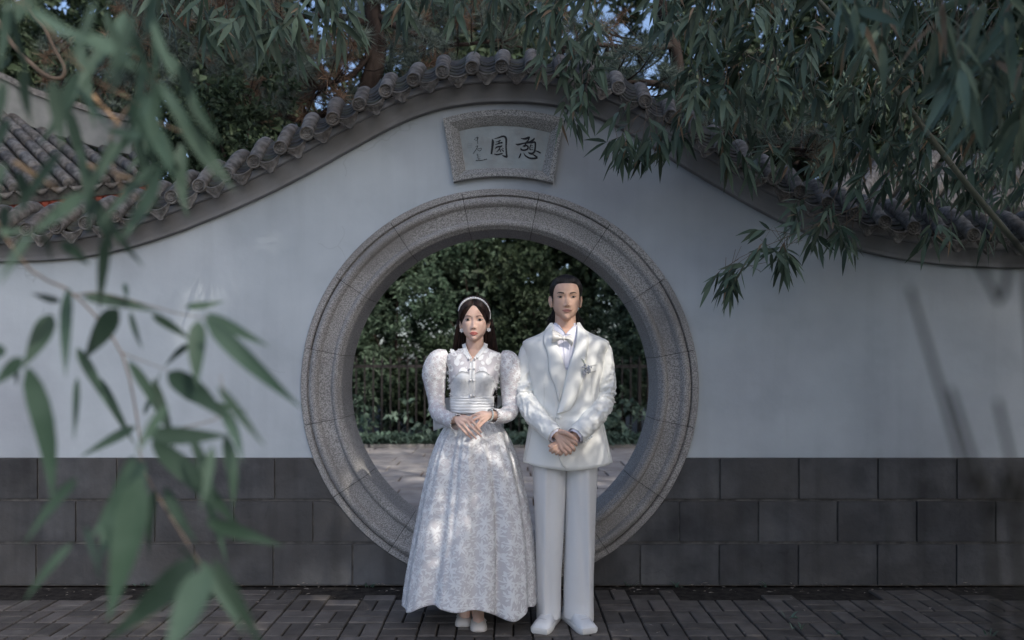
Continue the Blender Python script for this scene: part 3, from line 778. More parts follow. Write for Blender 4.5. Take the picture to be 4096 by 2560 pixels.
def face_parts(h, parent, skin, sclera, iris, lash, lipm, browm):
    e, b, mo = h.ft['eye'], h.ft['brow'], h.ft['mouth']; ex = h.ex; H = h.H
    hw = .0135 if not h.woman else .0135; up = (.0042 if not h.woman else .0056) / H; lo = (.0030 if not h.woman else .0040) / H
    for sgn in (-1, 1):
        def q(u, v): return (sgn * (ex + u), e + v)
        inner, outer = -hw, hw
        top = [q(inner, -.004), q(inner * .5, up * .82), q(0.0, up), q(outer * .55, up * .86), q(outer, .006)]
        bot = [q(inner, -.006), q(inner * .5, -lo * .8), q(0.0, -lo), q(outer * .55, -lo * .8), q(outer, .004)]
        ev = MB(); ev.add(*h.patch(top, bot, .0022, 13, 5, .0012)); eo = ev.obj('eye', sclera, parent)
        # iris disc clipped by the lids
        tb = smooth_path(top, 40); bb = smooth_path(bot, 40); pts = []
        order = 1 if tb[0, 0] < tb[-1, 0] else -1
        tb, bb = tb[::order], bb[::order]
        r_ = .0071 if h.woman else .0063
        for a in np.linspace(0, 2 * math.pi, 22, endpoint=False):
            x = sgn * ex + r_ * math.cos(a); t = e + (r_ * math.sin(a)) / H + .001
            t = min(t, np.interp(x, tb[:, 0], tb[:, 1])); t = max(t, np.interp(x, bb[:, 0], bb[:, 1])); pts.append((x, t))
        iv = [(h.cx + x, h.fy(h.cx + x, h.z(t)) - .0042, h.z(t)) for x, t in pts]; c0 = np.mean(iv, 0); c0[1] -= .0006
        ob('iris', iv + [tuple(c0)], [(i, (i + 1) % 22, 22) for i in range(22)], iris, eo)
        gl = MB(); gx, gt = sgn * ex + .0015, e + .0022 / H; gl.add(*sphere((h.cx + gx, h.fy(h.cx + gx, h.z(gt)) - .0047, h.z(gt)), .0009, 6, 4)); gl.obj('catchlight', sclera, eo)
        lt = [(p[0], p[1] + (.0016 if not h.woman else .0020) / H) for p in top]; lt[0] = (top[0][0], top[0][1] + .0006 / H); lt[-1] = (top[-1][0] + sgn * .0025, top[-1][1] + .0020 / H)
        lw = MB(); lw.add(*h.patch(lt, top, .0046, 13, 3)); 
        if h.woman or True: lw.add(*h.patch(bot, [(p[0], p[1] - .0005 / H) for p in bot], .0040, 13, 2))
        lw.obj('eyelash', lash, parent)
        if h.woman:
            bt = [(sgn * .0145, b + .010), (sgn * .024, b + .022), (sgn * .036, b + .024), (sgn * .050, b + .006)]
            bl = [(sgn * .0145, b - .008), (sgn * .024, b + .000), (sgn * .036, b + .006), (sgn * .050, b + .002)]
        else:
            bt = [(sgn * .0155, b + .008), (sgn * .026, b + .022), (sgn * .040, b + .030), (sgn * .053, b + .006)]
            bl = [(sgn * .0155, b - .018), (sgn * .026, b - .008), (sgn * .040, b + .004), (sgn * .053, b + .000)]
        bw = MB(); bw.add(*h.patch(bt, bl, .0010, 14, 4, .0008)); bw.obj('eyebrow', browm, parent)
    lw_ = .0232 if h.woman else .0268
    k = 1.50 if h.woman else 1.22
    u1 = [(-lw_, mo + .002), (-lw_ * .55, mo + .020 * k), (-lw_ * .18, mo + .030 * k), (0, mo + .026 * k), (lw_ * .18, mo + .030 * k), (lw_ * .55, mo + .020 * k), (lw_, mo + .002)]
    ml = [(-lw_, mo), (-lw_ * .55, mo + .002), (-lw_ * .18, mo + .000), (0, mo - .002), (lw_ * .18, mo), (lw_ * .55, mo + .002), (lw_, mo)]
    l2 = [(-lw_, mo - .002), (-lw_ * .6, mo - .022 * k), (-lw_ * .25, mo - .034 * k), (0, mo - .036 * k), (lw_ * .25, mo - .034 * k), (lw_ * .6, mo - .022 * k), (lw_, mo - .002)]
    lp = MB(); lp.add(*h.patch(u1, ml, .0007, 21, 6, .0012)); lp.add(*h.patch(ml, l2, .0007, 21, 6, .0018)); lp.obj('lips', lipm, parent)
    ln = MB(); ln.add(*h.patch([(p[0] * 1.03, p[1] + .002) for p in ml], [(p[0] * 1.03, p[1] - .003) for p in ml], .0020, 21, 2)); ln.obj('mouth_line', M['mouth_line'], parent)
    # nostrils
    for sgn in (-1, 1):
        nt = h.ft['nose'] + .004; nx_ = .0068
        nv = MB(); nv.add(*h.patch([(sgn * (nx_ - .004), nt + .004), (sgn * nx_, nt + .010), (sgn * (nx_ + .0045), nt + .006)], [(sgn * (nx_ - .004), nt - .002), (sgn * nx_, nt - .002), (sgn * (nx_ + .0045), nt + .000)], .0010, 7, 3)); nv.obj('nostril', M['mouth_line'], parent)

def hand(mb, wrist, mcps, fingers, thumb, wr, fr):
    """union of tubes: palm metacarpals, four fingers, thumb; all joints are (px, py, Y)"""
    W0 = P(*wrist)
    for k, q in enumerate(mcps):
        c = P(*q); mid_ = (W0 + c) / 2
        mb.add(*tube([W0, mid_, c], [wr, wr * .80, fr * 1.22], 10, True, True))
    for a, b in zip(mcps[:-1], mcps[1:]):
        a, b = P(*a), P(*b); mb.add(*tube([(a * .7 + W0 * .3), (a + b) * .35 + W0 * .3, (b * .7 + W0 * .3)], fr * 1.25, 8, True, True))
    for q, fg in zip(mcps, fingers):
        pts = [P(*q)] + [P(*p) for p in fg]; n = len(pts)
        mb.add(*tube(smooth_path(pts, 4 * n), np.interp(np.linspace(0, 1, 4 * n), [0, .3, .55, .8, 1], np.array([1.1, .98, 1.04, .88, .68]) * fr), 10, True, True))
    pts = [P(*p) for p in thumb]; n = len(pts)
    mb.add(*tube(smooth_path(pts, 4 * n), np.interp(np.linspace(0, 1, 4 * n), [0, .4, .75, 1], np.array([1.6, 1.25, 1.15, .8]) * fr), 10, True, True))

def nails(h_parent, name, tips, mat, r_):
    for a, b in tips:
        a, b = P(*a), P(*b); d = (b - a); d /= np.linalg.norm(d)
        u = np.cross(d, [0, -1, 0]); u /= np.linalg.norm(u); w = np.array([0, -1.0, 0])
        v = []
        for i, t in enumerate(np.linspace(-.5, 1.0, 6)):
            wd = r_ * .62 * math.sqrt(max(0.05, 1 - (t * .9) ** 4))
            for j in (-1, -.5, 0, .5, 1):
                v.append(b + d * t * r_ * 1.3 + u * wd * j + w * r_ * (1.02 - .30 * j * j) )
        ob(name, v, grid_faces(6, 5), mat, h_parent)

def sleeve(path, rads, folds, n=90, m=56, wr=0.0, squash=1.0):
    pts = smooth_path(path, n); rr = np.interp(np.linspace(0, 1, n), np.linspace(0, 1, len(rads)), rads)
    k = np.ones(5) / 5; rr = np.convolve(np.pad(rr, 2, 'edge'), k, 'valid')
    t, U, W = frames(pts); an = np.linspace(0, 2 * math.pi, m, endpoint=False); rings = []
    for i in range(n):
        s = i / (n - 1); r_ = []
        for a in an:
            q = 1.0
            for (s0, ws_, amp, fr_, ph, tw) in folds:
                w_ = math.sin(fr_ * s + ph + tw * math.cos(a + ph)); q += amp * G(s - s0, ws_) * (.55 - 1.25 * abs(w_) ** .7 if amp > .05 else w_) * (.65 + .35 * math.sin(2 * a + 5 * s + ph))
            if wr:
                nv = noise.noise(Vector((math.cos(a) * 1.3 + wr, math.sin(a) * 1.3, s * 15.0 + .8 * math.cos(a + wr)))); n2 = noise.noise(Vector((math.cos(a) * 2.2 - wr, math.sin(a) * 2.2, s * 24.0 + 2.0 * math.sin(a + wr))))
                q += (.20 * (.35 - 1.6 * abs(nv)) * (G(s - .55, .17) + .35) + .10 * (.3 - 1.4 * abs(n2)) * (G(s - .60, .25) + .2)) * min(1, s * 4)
            p = pts[i] + rr[i] * q * (math.cos(a) * U[i] + math.sin(a) * W[i] * squash)
            r_.append(p)
        rings.append(r_)
    return rings

# materials
M['skin_m'] = pm('skin_warm', (0.66, 0.425, 0.315), (0.71, 0.46, 0.345), 30, 0.5, 0.05, 300, 0.3, sss=0.12)
M['skin_w'] = pm('skin_fair', (0.72, 0.485, 0.385), (0.76, 0.52, 0.42), 30, 0.5, 0.05, 300, 0.3, sss=0.12)
M['sclera'] = pm('eye_white', (0.50, 0.45, 0.43), rough=0.4, spec=0.3)
M['iris'] = pm('dark_iris', (0.010, 0.007, 0.006), rough=0.3, spec=0.2)
M['lash'] = pm('lash', (0.025, 0.017, 0.014), rough=0.7)
M['mouth_line'] = pm('mouth_line', (0.16, 0.06, 0.05), rough=0.7)
M['lip_w'] = pm('lip_rose', (0.50, 0.145, 0.12), (0.56, 0.18, 0.15), 60, 0.35, spec=0.5)
M['lip_m'] = pm('lip_brown', (0.42, 0.20, 0.17), (0.47, 0.235, 0.20), 60, 0.45)
M['brow_m'] = pm('brow_black', (0.05, 0.038, 0.034), (0.11, 0.075, 0.06), 300, 0.8, stretch=(1, 1, .4))
M['brow_w'] = pm('brow_brown', (0.15, 0.09, 0.07), (0.26, 0.165, 0.13), 300, 0.8, stretch=(1, 1, .4))
M['hair_m'] = pm('hair_black', (0.006, 0.005, 0.005), (0.018, 0.015, 0.014), 90, 0.45, 0.25, 160, 0.35, stretch=(1, .25, .25))
M['hair_w'] = pm('hair_dark_brown', (0.012, 0.007, 0.006), (0.040, 0.020, 0.015), 60, 0.4, 0.08, 220, 0.4, stretch=(1, 1, .06))
M['nail'] = pm('nail', (0.62, 0.42, 0.36), rough=0.2, spec=0.6)
M['suit'] = pm('ivory_satin_wool', (0.79, 0.80, 0.775), (0.83, 0.84, 0.815), 3, 0.42, 0.04, 500, 0.35, sheen=0.15)
M['suit_lapel'] = pm('ivory_satin', (0.81, 0.82, 0.795), rough=0.36, spec=0.4)
M['trouser'] = pm('white_trouser_wool', (0.70, 0.705, 0.71), (0.735, 0.74, 0.745), 3, 0.5, 0.04, 500, 0.3, sheen=0.15)
M['seam'] = pm('seam_shadow_thread', (0.56, 0.56, 0.54), rough=0.8)
M['shirt'] = pm('white_shirt', (0.74, 0.74, 0.84), (0.78, 0.78, 0.87), 6, 0.6)
M['bow'] = pm('champagne_satin', (0.72, 0.70, 0.66), (0.76, 0.74, 0.70), 8, 0.3, spec=0.5)
M['shoe_m'] = pm('pearl_leather', (0.70, 0.72, 0.74), (0.75, 0.77, 0.79), 8, 0.28, 0.03, 90, 0.5)
M['sole'] = pm('white_rubber', (0.66, 0.66, 0.65), rough=0.6)
M['net'] = pm('mauve_tulle', (0.60, 0.59, 0.61), (0.68, 0.67, 0.69), 420, 0.8, 0.3, 700, 0.1, detail=1)
M['lace'] = pm('white_lace', (0.80, 0.81, 0.82), (0.86, 0.87, 0.88), 300, 0.55, 0.3, 600, 0.3, detail=2)
M['sheer'] = pm('sheer_tulle', (0.53, 0.51, 0.535), (0.60, 0.58, 0.605), 300, 0.7, 0.2, 500, 0.15)
M['satin_w'] = pm('white_satin', (0.72, 0.735, 0.75), rough=0.32, spec=0.45)
M['pearl'] = pm('pearl', (0.78, 0.77, 0.76), rough=0.12, spec=0.7, coat=0.5)
M['jade'] = pm('jade', (0.56, 0.60, 0.55), (0.64, 0.67, 0.63), 60, 0.15, spec=0.6)
M['shoe_w'] = pm('nude_leather', (0.62, 0.58, 0.54), (0.67, 0.63, 0.59), 20, 0.45)
M['lily'] = pm('calla_white', (0.74, 0.74, 0.64), (0.70, 0.70, 0.58), 20, 0.5)
M['berry'] = pm('frosted_berry', (0.34, 0.36, 0.42), (0.60, 0.61, 0.66), 90, 0.5)
M['ribbon'] = pm('lilac_ribbon', (0.66, 0.64, 0.76), rough=0.35)

# ------------------------------------------------------------------ the man
man = empty('person', (wx(2262), PY, 0))
tag(man, 'standing person in ivory double-breasted suit and bow tie with hands clasped', 'person')
hm = Head(wx(2263), PY - 0.005, wz(1281), 0.229, 1.02, 1, False)
bd = MB(); bd.add(*hm.mesh())
nk = lambda z, a, b, cy_: [(wx(2262) + a * math.cos(t), cy_ + b * math.sin(t), z) for t in np.linspace(0, 2 * math.pi, 28, endpoint=False)]
bd.add(*loft([nk(wz(1410), .10, .07, PY + .02), nk(wz(1330), .068, .062, PY + .015), nk(wz(1305), .058, .057, PY + .010), nk(wz(1270), .056, .056, PY + .010), nk(wz(1220), .056, .054, PY + .012)]))
for s in (-1, 1):   # ears
    ec = np.array([hm.cx + s * .0765, PY + .012, hm.z(.44)])
    bd.add(*sphere(ec, 1, 12, 10, (.010, .017, .031)))
    bd.add(*tube([ec + [s * .004, -.004, -.028], ec + [s * .009, .012, -.012], ec + [s * .012, .018, .010], ec + [s * .009, .010, .028], ec + [s * .004, -.006, .026]], [.005, .005, .006, .006, .004], 8, True, True))
trunk = Torso([(1320, 2215, 2309, .06, .07), (1345, 2165, 2360, .07, .08), (1375, 2110, 2415, .08, .09), (1450, 2135, 2390, .09, .10), (1600, 2150, 2375, .085, .09), (1850, 2140, 2385, .09, .10)])
bd.add(*trunk.loft(24, 32))
lp_ = [(2118, 1400, 4.28), (2102, 1480, 4.29), (2108, 1600, 4.25), (2160, 1680, 4.14), (2226, 1735, 4.04)]
rp_ = [(2412, 1395, 4.28), (2422, 1480, 4.29), (2412, 1605, 4.25), (2362, 1685, 4.14), (2300, 1745, 4.06)]
for q in (lp_, rp_): bd.add(*tube(smooth_path([P(*p) for p in q], 20), np.interp(np.linspace(0, 1, 20), [0, .5, .8, 1], [.045, .042, .036, .027]), 14, True, True))
for x0, x1, yy in (((2200, 2196), (2170, 2500), 0), ((2325, 2316), (2355, 2500), 0)):
    bd.add(*tube([(wx(x0[0]), PY, wz(1830)), (wx(x0[1]), PY, wz(2100)), (wx(x0[1]), PY + .02, .06)], [.08, .055, .038], 16, True, True))
hand(bd, (2229, 1735, 4.035), [(2275, 1752, 3.990), (2274, 1773, 3.985), (2264, 1788, 3.988), (2250, 1798, 3.996)],
     [[(2300, 1770, 3.975), (2306, 1782, 3.995)], [(2294, 1792, 3.975), (2296, 1803, 3.995)], [(2280, 1805, 3.980), (2280, 1814, 4.0)], [(2264, 1813, 3.99), (2262, 1820, 4.005)]],
     [(2240, 1728, 4.02), (2262, 1732, 3.985), (2286, 1745, 3.975), (2307, 1764, 3.985)], .0215, .0098)
hand(bd, (2298, 1745, 4.065), [(2245, 1772, 4.03), (2246, 1782, 4.03), (2250, 1792, 4.03), (2258, 1800, 4.03)],
     [[(2214, 1788, 4.005), (2199, 1803, 4.02)], [(2220, 1799, 4.005), (2209, 1811, 4.02)], [(2232, 1808, 4.005), (2224, 1817, 4.02)], [(2246, 1812, 4.01), (2239, 1820, 4.02)]],
     [(2260, 1755, 4.05), (2230, 1770, 4.04), (2208, 1780, 4.025), (2197, 1784, 4.02)], .021, .0096)
body_m = voxel_union('body', bd.V(), bd.f, 0.0032, M['skin_m'], man)
face_parts(hm, man, M['skin_m'], M['sclera'], M['iris'], M['lash'], M['lip_m'], M['brow_m'])
nails(man, 'fingernail', [((2290, 1750, 3.972), (2304, 1761, 3.972))], M['nail'], .009)

# hair: slicked back from a high hairline, longer at the nape
def hair_shell(h, inside, thick, ridge, mat, parent, name='hair', n=70, m=120, tmin=-.02):
    ts = np.concatenate([np.linspace(tmin, .88, n - 14), np.linspace(.88, 1.0, 15)[1:]]); ths = np.linspace(0, 2 * math.pi, m, endpoint=False)
    v = []; keep = []
    for t in ts:
        for th in ths:
            k = inside(th, t)       # >0 inside hair, fades to the hairline
            g_ = thick(th, t) * min(1.0, max(k, -.12) / .17) + ridge(th, t) * min(1, max(k, 0) / .1)
            p = h.point(th, min(t, .999), max(g_, -.006))
            p[2] += thick(th, t) * max(0, (t - .75)) * 4 * .9
            v.append(p); keep.append(k > -.06)
    f = []; m_ = len(ths)
    for i in range(len(ts) - 1):
        for j in range(m_):
            k2 = (j + 1) % m_; q = (i * m_ + j, i * m_ + k2, (i + 1) * m_ + k2, (i + 1) * m_ + j)
            if all(keep[w] for w in q): f.append(q)
    v.append(np.array([h.cx, h.cy, h.z(1.0) + thick(0, 1.0) * .95])); o_ = (len(ts) - 1) * m_
    for j in range(m_): f.append((len(v) - 1, o_ + j, o_ + (j + 1) % m_))
    return ob(name, v, f, mat, parent)
def fr(th): return math.cos(th + math.pi / 2)      # 1 at front (-y), -1 at back
def sd_(th): return math.cos(th)                  # +1 viewer right
def man_in(th, t):
    a = abs(math.atan2(math.sin(th + math.pi / 2), math.cos(th + math.pi / 2)))   # 0 front .. pi back
    line = np.interp(a, [0, .35, .62, .82, .98, 1.15, 1.32, 1.45, 1.62, 1.9, 2.3, 3.2], [.852, .852, .846, .822, .74, .62, .50, .47, .54, .30, .06, .0])
    return t - line
man_hair = hair_shell(hm, man_in, lambda th, t: .013 + .006 * max(0, fr(th)) * (t > .7), lambda th, t: .0014 * math.sin(th * 46 + 6 * t) * (.6 + .4 * math.sin(th * 17)), M['hair_m'], man)
st = MB()
for k in range(260):    # nape and side wisps flicking out
    s = random.choice((-1, 1)); a = random.uniform(.25, 1.0)
    x = hm.cx + s * (.058 + .02 * random.random()) * (1 if a > .5 else .8); yb = PY + .015 + .06 * random.random()
    z0 = hm.z(random.uniform(.12, .34)); out = s * random.uniform(.006, .040)
    zt = hm.z(random.uniform(-.16, .0))
    st.add(*tube(smooth_path([(hm.cx + s * .064, yb + .01, z0), (x, yb, (z0 + zt) / 2), (x + out, yb + random.uniform(-.01, .02), zt + random.uniform(-.01, .014))], 7), [.0026, .0028, .0026, .0022, .0016, .0010, .0004], 4))
for k in range(420):    # combed-back strands over the crown
    th = random.uniform(-math.pi, 0) ; a = abs(math.atan2(math.sin(th + math.pi / 2), math.cos(th + math.pi / 2)))
    if a > 1.2: continue
    pts = []
    for q in np.linspace(0, 1, 9):
        t = np.interp(q, [0, .4, 1], [.857 - .012 * (a / .6) ** 2 - .12 * max(0, a - .8), .985 - .05 * a, .97 - .12 * a]); th2 = th if q < .4 else th + (math.copysign(1, math.cos(th) + 1e-6)) * (q - .4) * 1.2
        gg = min(1, q * 3.2); p = hm.point(th2, t, .001 + .0165 * gg); p[2] += .014 * max(0, t - .75) * 4 * gg; pts.append(p)
    st.add(*tube(smooth_path(pts, 12), np.interp(np.linspace(0, 1, 12), [0, .5, 1], [.0009, .0017, .0010]), 4))
for s in (-1, 1):      # sideburns
    for k in range(8):
        x0 = hm.cx + s * (.0715 + .003 * random.random()); y0 = PY - .036 - .012 * random.random()
        st.add(*tube([(x0, y0, hm.z(.60)), (x0 + s * .001, y0 - .001, hm.z(.45)), (x0 - s * .001, y0, hm.z(.30 + .06 * random.random()))], [.0012, .0012, .0004], 4))
tag(st.obj('hair_strand', M['hair_m'], man_hair), kind='stuff')

# jacket
jk = Torso([(1296, 2214, 2302, .070, .085), (1308, 2196, 2324, .082, .095), (1322, 2180, 2345, .090, .10), (1335, 2160, 2366, .097, .106), (1350, 2122, 2404, .104, .110), (1360, 2096, 2430, .108, .112), (1368, 2088, 2438, .111, .113), (1390, 2092, 2434, .119, .115),
            (1420, 2104, 2420, .129, .118), (1470, 2112, 2412, .136, .120), (1530, 2124, 2400, .134, .115), (1600, 2132, 2392, .130, .110), (1680, 2118, 2411, .134, .115), (1760, 2105, 2430, .142, .125), (1845, 2091, 2449, .150, .135)], e=2.5)
def jfold(p):
    x, y, z = p; d = 0
    d += .006 * nz((x * 6, 1, z * 3)) + .005 * nz((x * 11 + 3 + z * 5, 2, z * 9))
    if y < PY: y += d + .003 * math.sin((x - wx(2262)) * 55 + z * 7) * G(z - wz(1650), .12)
    if y < PY:
        dx_, dz_ = x - wx(2231), z - wz(1662); rr_ = math.hypot(dx_, dz_); y += .0045 * math.sin(math.atan2(dz_, dx_) * 9 + 1.0) * G(rr_ - .09, .075)
    if z < wz(1825):   # hem dips towards the front centre
        k = max(0, 1 - abs(x - wx(2275)) / .22); z -= (.034 * k ** .7 if y < PY else 0) * (wz(1825) - z) / (wz(1825) - wz(1845))
    return (x, y, z)
jv, jf = jk.loft(64, 90, jfold, cap=False)
def inpoly(x, z, poly):
    c = False; j = len(poly) - 1
    for i in range(len(poly)):
        if (poly[i][1] > z) != (poly[j][1] > z) and x < (poly[j][0] - poly[i][0]) * (z - poly[i][1]) / (poly[j][1] - poly[i][1]) + poly[i][0]: c = not c
        j = i
    return c
def cutout(v, f, poly, ymax):
    v = np.asarray(v); return [q for q in f if not (v[list(q), 1].mean() < ymax and inpoly(v[list(q), 0].mean(), v[list(q), 2].mean(), poly))]
jf = cutout(jv, jf, pxz([(2203, 1285), (2213, 1350), (2226, 1410), (2257, 1492), (2289, 1410), (2305, 1350), (2315, 1285)]), PY)
jo = ob('jacket', jv, jf, M['suit'], man)
jo.modifiers.new('thick', 'SOLIDIFY').thickness = 0.004
def jsurf(x, z):
    x_, y_, z_ = jfold((x, jk.fy(x, z), max(z, wz(1824)))); return jk.fy(x, max(z, wz(1845))) + (y_ - jk.fy(x_, z_)) * (1 if z >= wz(1824) else 0) - (0 if z > wz(1824) else 0)
# shirt front, lapels
sh = MB()
sh.add(*drape(pxz([(2206, 1290), (2214, 1350), (2228, 1420), (2257, 1500)]), pxz([(2219, 1300), (2258, 1341), (2259, 1420), (2259, 1500)]), jsurf, -.007, .002, 26, 9, 0))
sh.add(*drape(pxz([(2312, 1290), (2303, 1350), (2286, 1420), (2259, 1500)]), pxz([(2302, 1303), (2259, 1341), (2258, 1420), (2258, 1500)]), jsurf, -.007, .002, 26, 9, 0))
shirt = sh.obj('shirt', M['shirt'], man)
pk_ = MB(); pk_.add(*drape(pxz([(2249, 1340), (2250, 1400), (2254, 1470)]), pxz([(2276, 1340), (2275, 1400), (2266, 1470)]), jsurf, -.003, .002, 16, 6, 0)); pk_.obj('placket', M['shirt'], shirt)
for a, b in (((2240, 1350), (2251, 1430)), ((2285, 1350), (2272, 1420))):
    t_ = MB(); t_.add(*tube([(wx(a[0] + (b[0] - a[0]) * u), jsurf(wx(a[0] + (b[0] - a[0]) * u), wz(a[1] + (b[1] - a[1]) * u)) + .004, wz(a[1] + (b[1] - a[1]) * u)) for u in np.linspace(0, 1, 8)], .0012, 5)); t_.obj('pleat', M['shirt'], shirt)
# wing collar band + two folded wings
cb = [(wx(2260) + .061 * math.cos(t), PY + .008 + .062 * math.sin(t)) for t in np.linspace(R(-38), R(218), 40)]
v = []
for i, (x, y) in enumerate(cb):
    u = i / 39.0; gap = min(u, 1 - u); zt = wz(1290) - .004 * G(gap, .10)
    v += [(x * 1.0, y, wz(1335)), (wx(2260) + (x - wx(2260)) * .97, PY + .008 + (y - PY - .008) * .97, zt)]
ob('collar', v, [(2 * i, 2 * i + 2, 2 * i + 3, 2 * i + 1) for i in range(39)], M['shirt'], shirt).modifiers.new('thick', 'SOLIDIFY').thickness = .003
for s, pts in ((-1, [(2216, 1296), (2233, 1302), (2258, 1337), (2229, 1333), (2218, 1322)]), (1, [(2306, 1300), (2290, 1306), (2259, 1337), (2303, 1343), (2302, 1318)])):
    v = []; 
    for i, (a, b) in enumerate(pts): v.append((wx(a), PY - .073 - (.010 if i in (2, 3) else .0) + (.03 if i in (0,) else .0) + (.018 if i == 4 else 0), wz(b)))
    c = np.mean(v, 0); c[1] -= .004; v.append(tuple(c)); n_ = len(pts)
    w = ob('collar_wing', v, [(i, (i + 1) % n_, n_) for i in range(n_)], M['shirt'], shirt, False); w.modifiers.new('thick', 'SOLIDIFY').thickness = .003
lapL_out = [(2200, 1292), (2178, 1322), (2172, 1345), (2171, 1371), (2181, 1400), (2188, 1430), (2190, 1475), (2199, 1508), (2213, 1538), (2229, 1600)]
lapL_in = [(2211, 1292), (2212, 1320), (2219, 1345), (2225, 1372), (2232, 1402), (2241, 1432), (2252, 1470), (2256, 1500), (2250, 1540), (2231, 1604)]
lapR_out = [(2318, 1290), (2338, 1322), (2344, 1347), (2343, 1378), (2337, 1415), (2330, 1460), (2322, 1510), (2306, 1560), (2287, 1610), (2264, 1637), (2226, 1648)]
lapR_in = [(2306, 1291), (2303, 1322), (2299, 1350), (2294, 1380), (2284, 1415), (2270, 1455), (2257, 1500), (2246, 1550), (2235, 1600), (2228, 1630), (2222, 1646)]
la = MB(); la.add(*drape(pxz(lapL_out), pxz(lapL_in), jsurf, .007, .004, 40, 9, .004)); la.obj('lapel', M['suit_lapel'], jo)
# right front panel overlapping the left one
ed = [(2257, 1500), (2246, 1550), (2235, 1600), (2224, 1645), (2217, 1680), (2219, 1740), (2228, 1800), (2238, 1838), (2252, 1862)]
fa = MB(); fa.add(*drape(pxz(ed), pxz([(a + 34, b) for a, b in ed]), jsurf, .002, .0045, 40, 6, 0)); 
la = MB(); la.add(*drape(pxz(lapR_in), pxz(lapR_out), jsurf, .012, .004, 44, 10, .005)); la.obj('lapel', M['suit_lapel'], jo)
def seam(pts, off=.0004, r_=.0008, name='seam', par=None, mat=None):
    q = smooth_path(pxz(pts), 26); t_ = MB(); t_.add(*tube([(x, jsurf(x, z) - off, z) for x, z in q], r_, 5)); t_.obj(name, mat or M['seam'], par or jo)
seam(ed[:-2] + [(2240, 1838), (2258, 1858)], .0012, .0020, 'front_edge', None, M['suit_lapel']); seam([(a - 3, b) for a, b in ed[:-2]] + [(2237, 1839), (2255, 1860)], .0004, .0010); seam([(a - 1, b) for a, b in lapL_out[2:]], .004, .0012); seam([(a + 1, b) for a, b in lapR_out[2:]], .006, .0008)
seam([(2172, 1530), (2173, 1600), (2166, 1690)]); seam([(2358, 1520), (2362, 1600), (2368, 1690)]); seam([(2124, 1720), (2112, 1780), (2100, 1836)], .003)
seam([(2404, 1700), (2418, 1770), (2430, 1835)], .003); seam([(2326, 1492), (2345, 1487), (2378, 1482)], .004, .0014, 'pocket_welt'); seam([(2346, 1464), (2362, 1460), (2378, 1458)], .004, .0012, 'pocket_welt')
bt = MB(); bt.add(*sphere((wx(2231), jsurf(wx(2231), wz(1662)) - .010, wz(1662)), .0105, 12, 8, (1, .45, 1))); bt.obj('button', M['suit_lapel'], jo)
# sleeves
slL = sleeve([P(2142, 1390, 4.28), P(2117, 1403, 4.28), P(2104, 1480, 4.285), P(2100, 1545, 4.275), P(2108, 1603, 4.245), P(2145, 1665, 4.16), P(2190, 1712, 4.085), P(2222, 1742, 4.042)], [.030, .050, .053, .055, .060, .057, .051, .047],
    [(.53, .07, .26, 58, .4, 1.5), (.68, .10, .16, 48, 2.0, 2.2), (.30, .15, .03, 25, 1, 1.5), (.85, .10, .035, 50, .7, 1.0)], 120, 72, 3.7)
slR = sleeve([P(2384, 1388, 4.28), P(2409, 1400, 4.28), P(2420, 1480, 4.285), P(2422, 1550, 4.275), P(2412, 1612, 4.245), P(2372, 1672, 4.16), P(2332, 1716, 4.09), P(2302, 1745, 4.05)], [.030, .050, .053, .055, .060, .057, .053, .050],
    [(.52, .07, .26, 60, 1.4, 1.5), (.68, .11, .18, 50, .3, 2.2), (.30, .15, .03, 25, 2, 1.5), (.84, .12, .05, 44, 1.7, 1.4)], 120, 72, 8.2)
for rg, nb in ((slL, 0), (slR, 4)):
    v, f = loft(rg, False); so_ = ob('sleeve', v, f, M['suit'], jo); so_.modifiers.new('thick', 'SOLIDIFY').thickness = .004
    cuff = [np.mean(rg[-1], 0) + (np.array(p) - np.mean(rg[-1], 0)) * .80 for p in rg[-1]]; cd_ = np.mean(rg[-1], 0) - np.mean(rg[-4], 0); cd_ /= np.linalg.norm(cd_)
    v, f = loft([[p - cd_ * .03 for p in cuff], [p + cd_ * .010 for p in cuff]], False); cf = ob('shirt_cuff', v, f, M['shirt'], so_); cf.modifiers.new('thick', 'SOLIDIFY').thickness = .003
    for k in range(nb):
        c = P(2340 + 9 * k, 1768 - 7.5 * k, 4.055); bb_ = MB(); bb_.add(*sphere(c, .0065, 10, 6, (1, .6, 1))); bb_.obj('sleeve_button', M['suit_lapel'], so_)
# bow tie
bw = empty('bow_tie', (0, 0, 0), man); bw.location = (0, 0, 0)
KY = PY - .142
def wing(s, pts):
    # pts: outline from knot top to tip top, tip bottom, knot bottom (px)
    a = smooth_path([P(x, y, KY) for x, y in pts[:3]], 12); b = smooth_path([P(x, y, KY) for x, y in pts[5:2:-1]], 12)
    v = []
    for i in range(12):
        u = i / 11
        for j in range(11):
            t = j / 10; p = a[i] * (1 - t) + b[i] * t
            p = p + np.array([0, -.016 * math.sin(math.pi * t) * (.5 + u * .5) - .004 * math.sin(t * 12.5) * (1.2 - u), 0]); v.append(p)
    w = ob('bow_loop', v, grid_faces(12, 11), M['bow'], bw); w.modifiers.new('thick', 'SOLIDIFY').thickness = .006
wing(-1, [(2247, 1346), (2228, 1330), (2208, 1322), (2206, 1370), (2228, 1364), (2247, 1358)])
wing(1, [(2260, 1347), (2280, 1340), (2299, 1343), (2286, 1386), (2270, 1366), (2260, 1358)])
kb = MB(); kb.add(*sphere(P(2253, 1353, KY - .010), 1, 12, 8, (.0105, .011, .012))); kb.obj('knot', M['bow'], bw)
for o_ in bw.children: o_.location = -man.location
bw.location = (0, 0, 0)
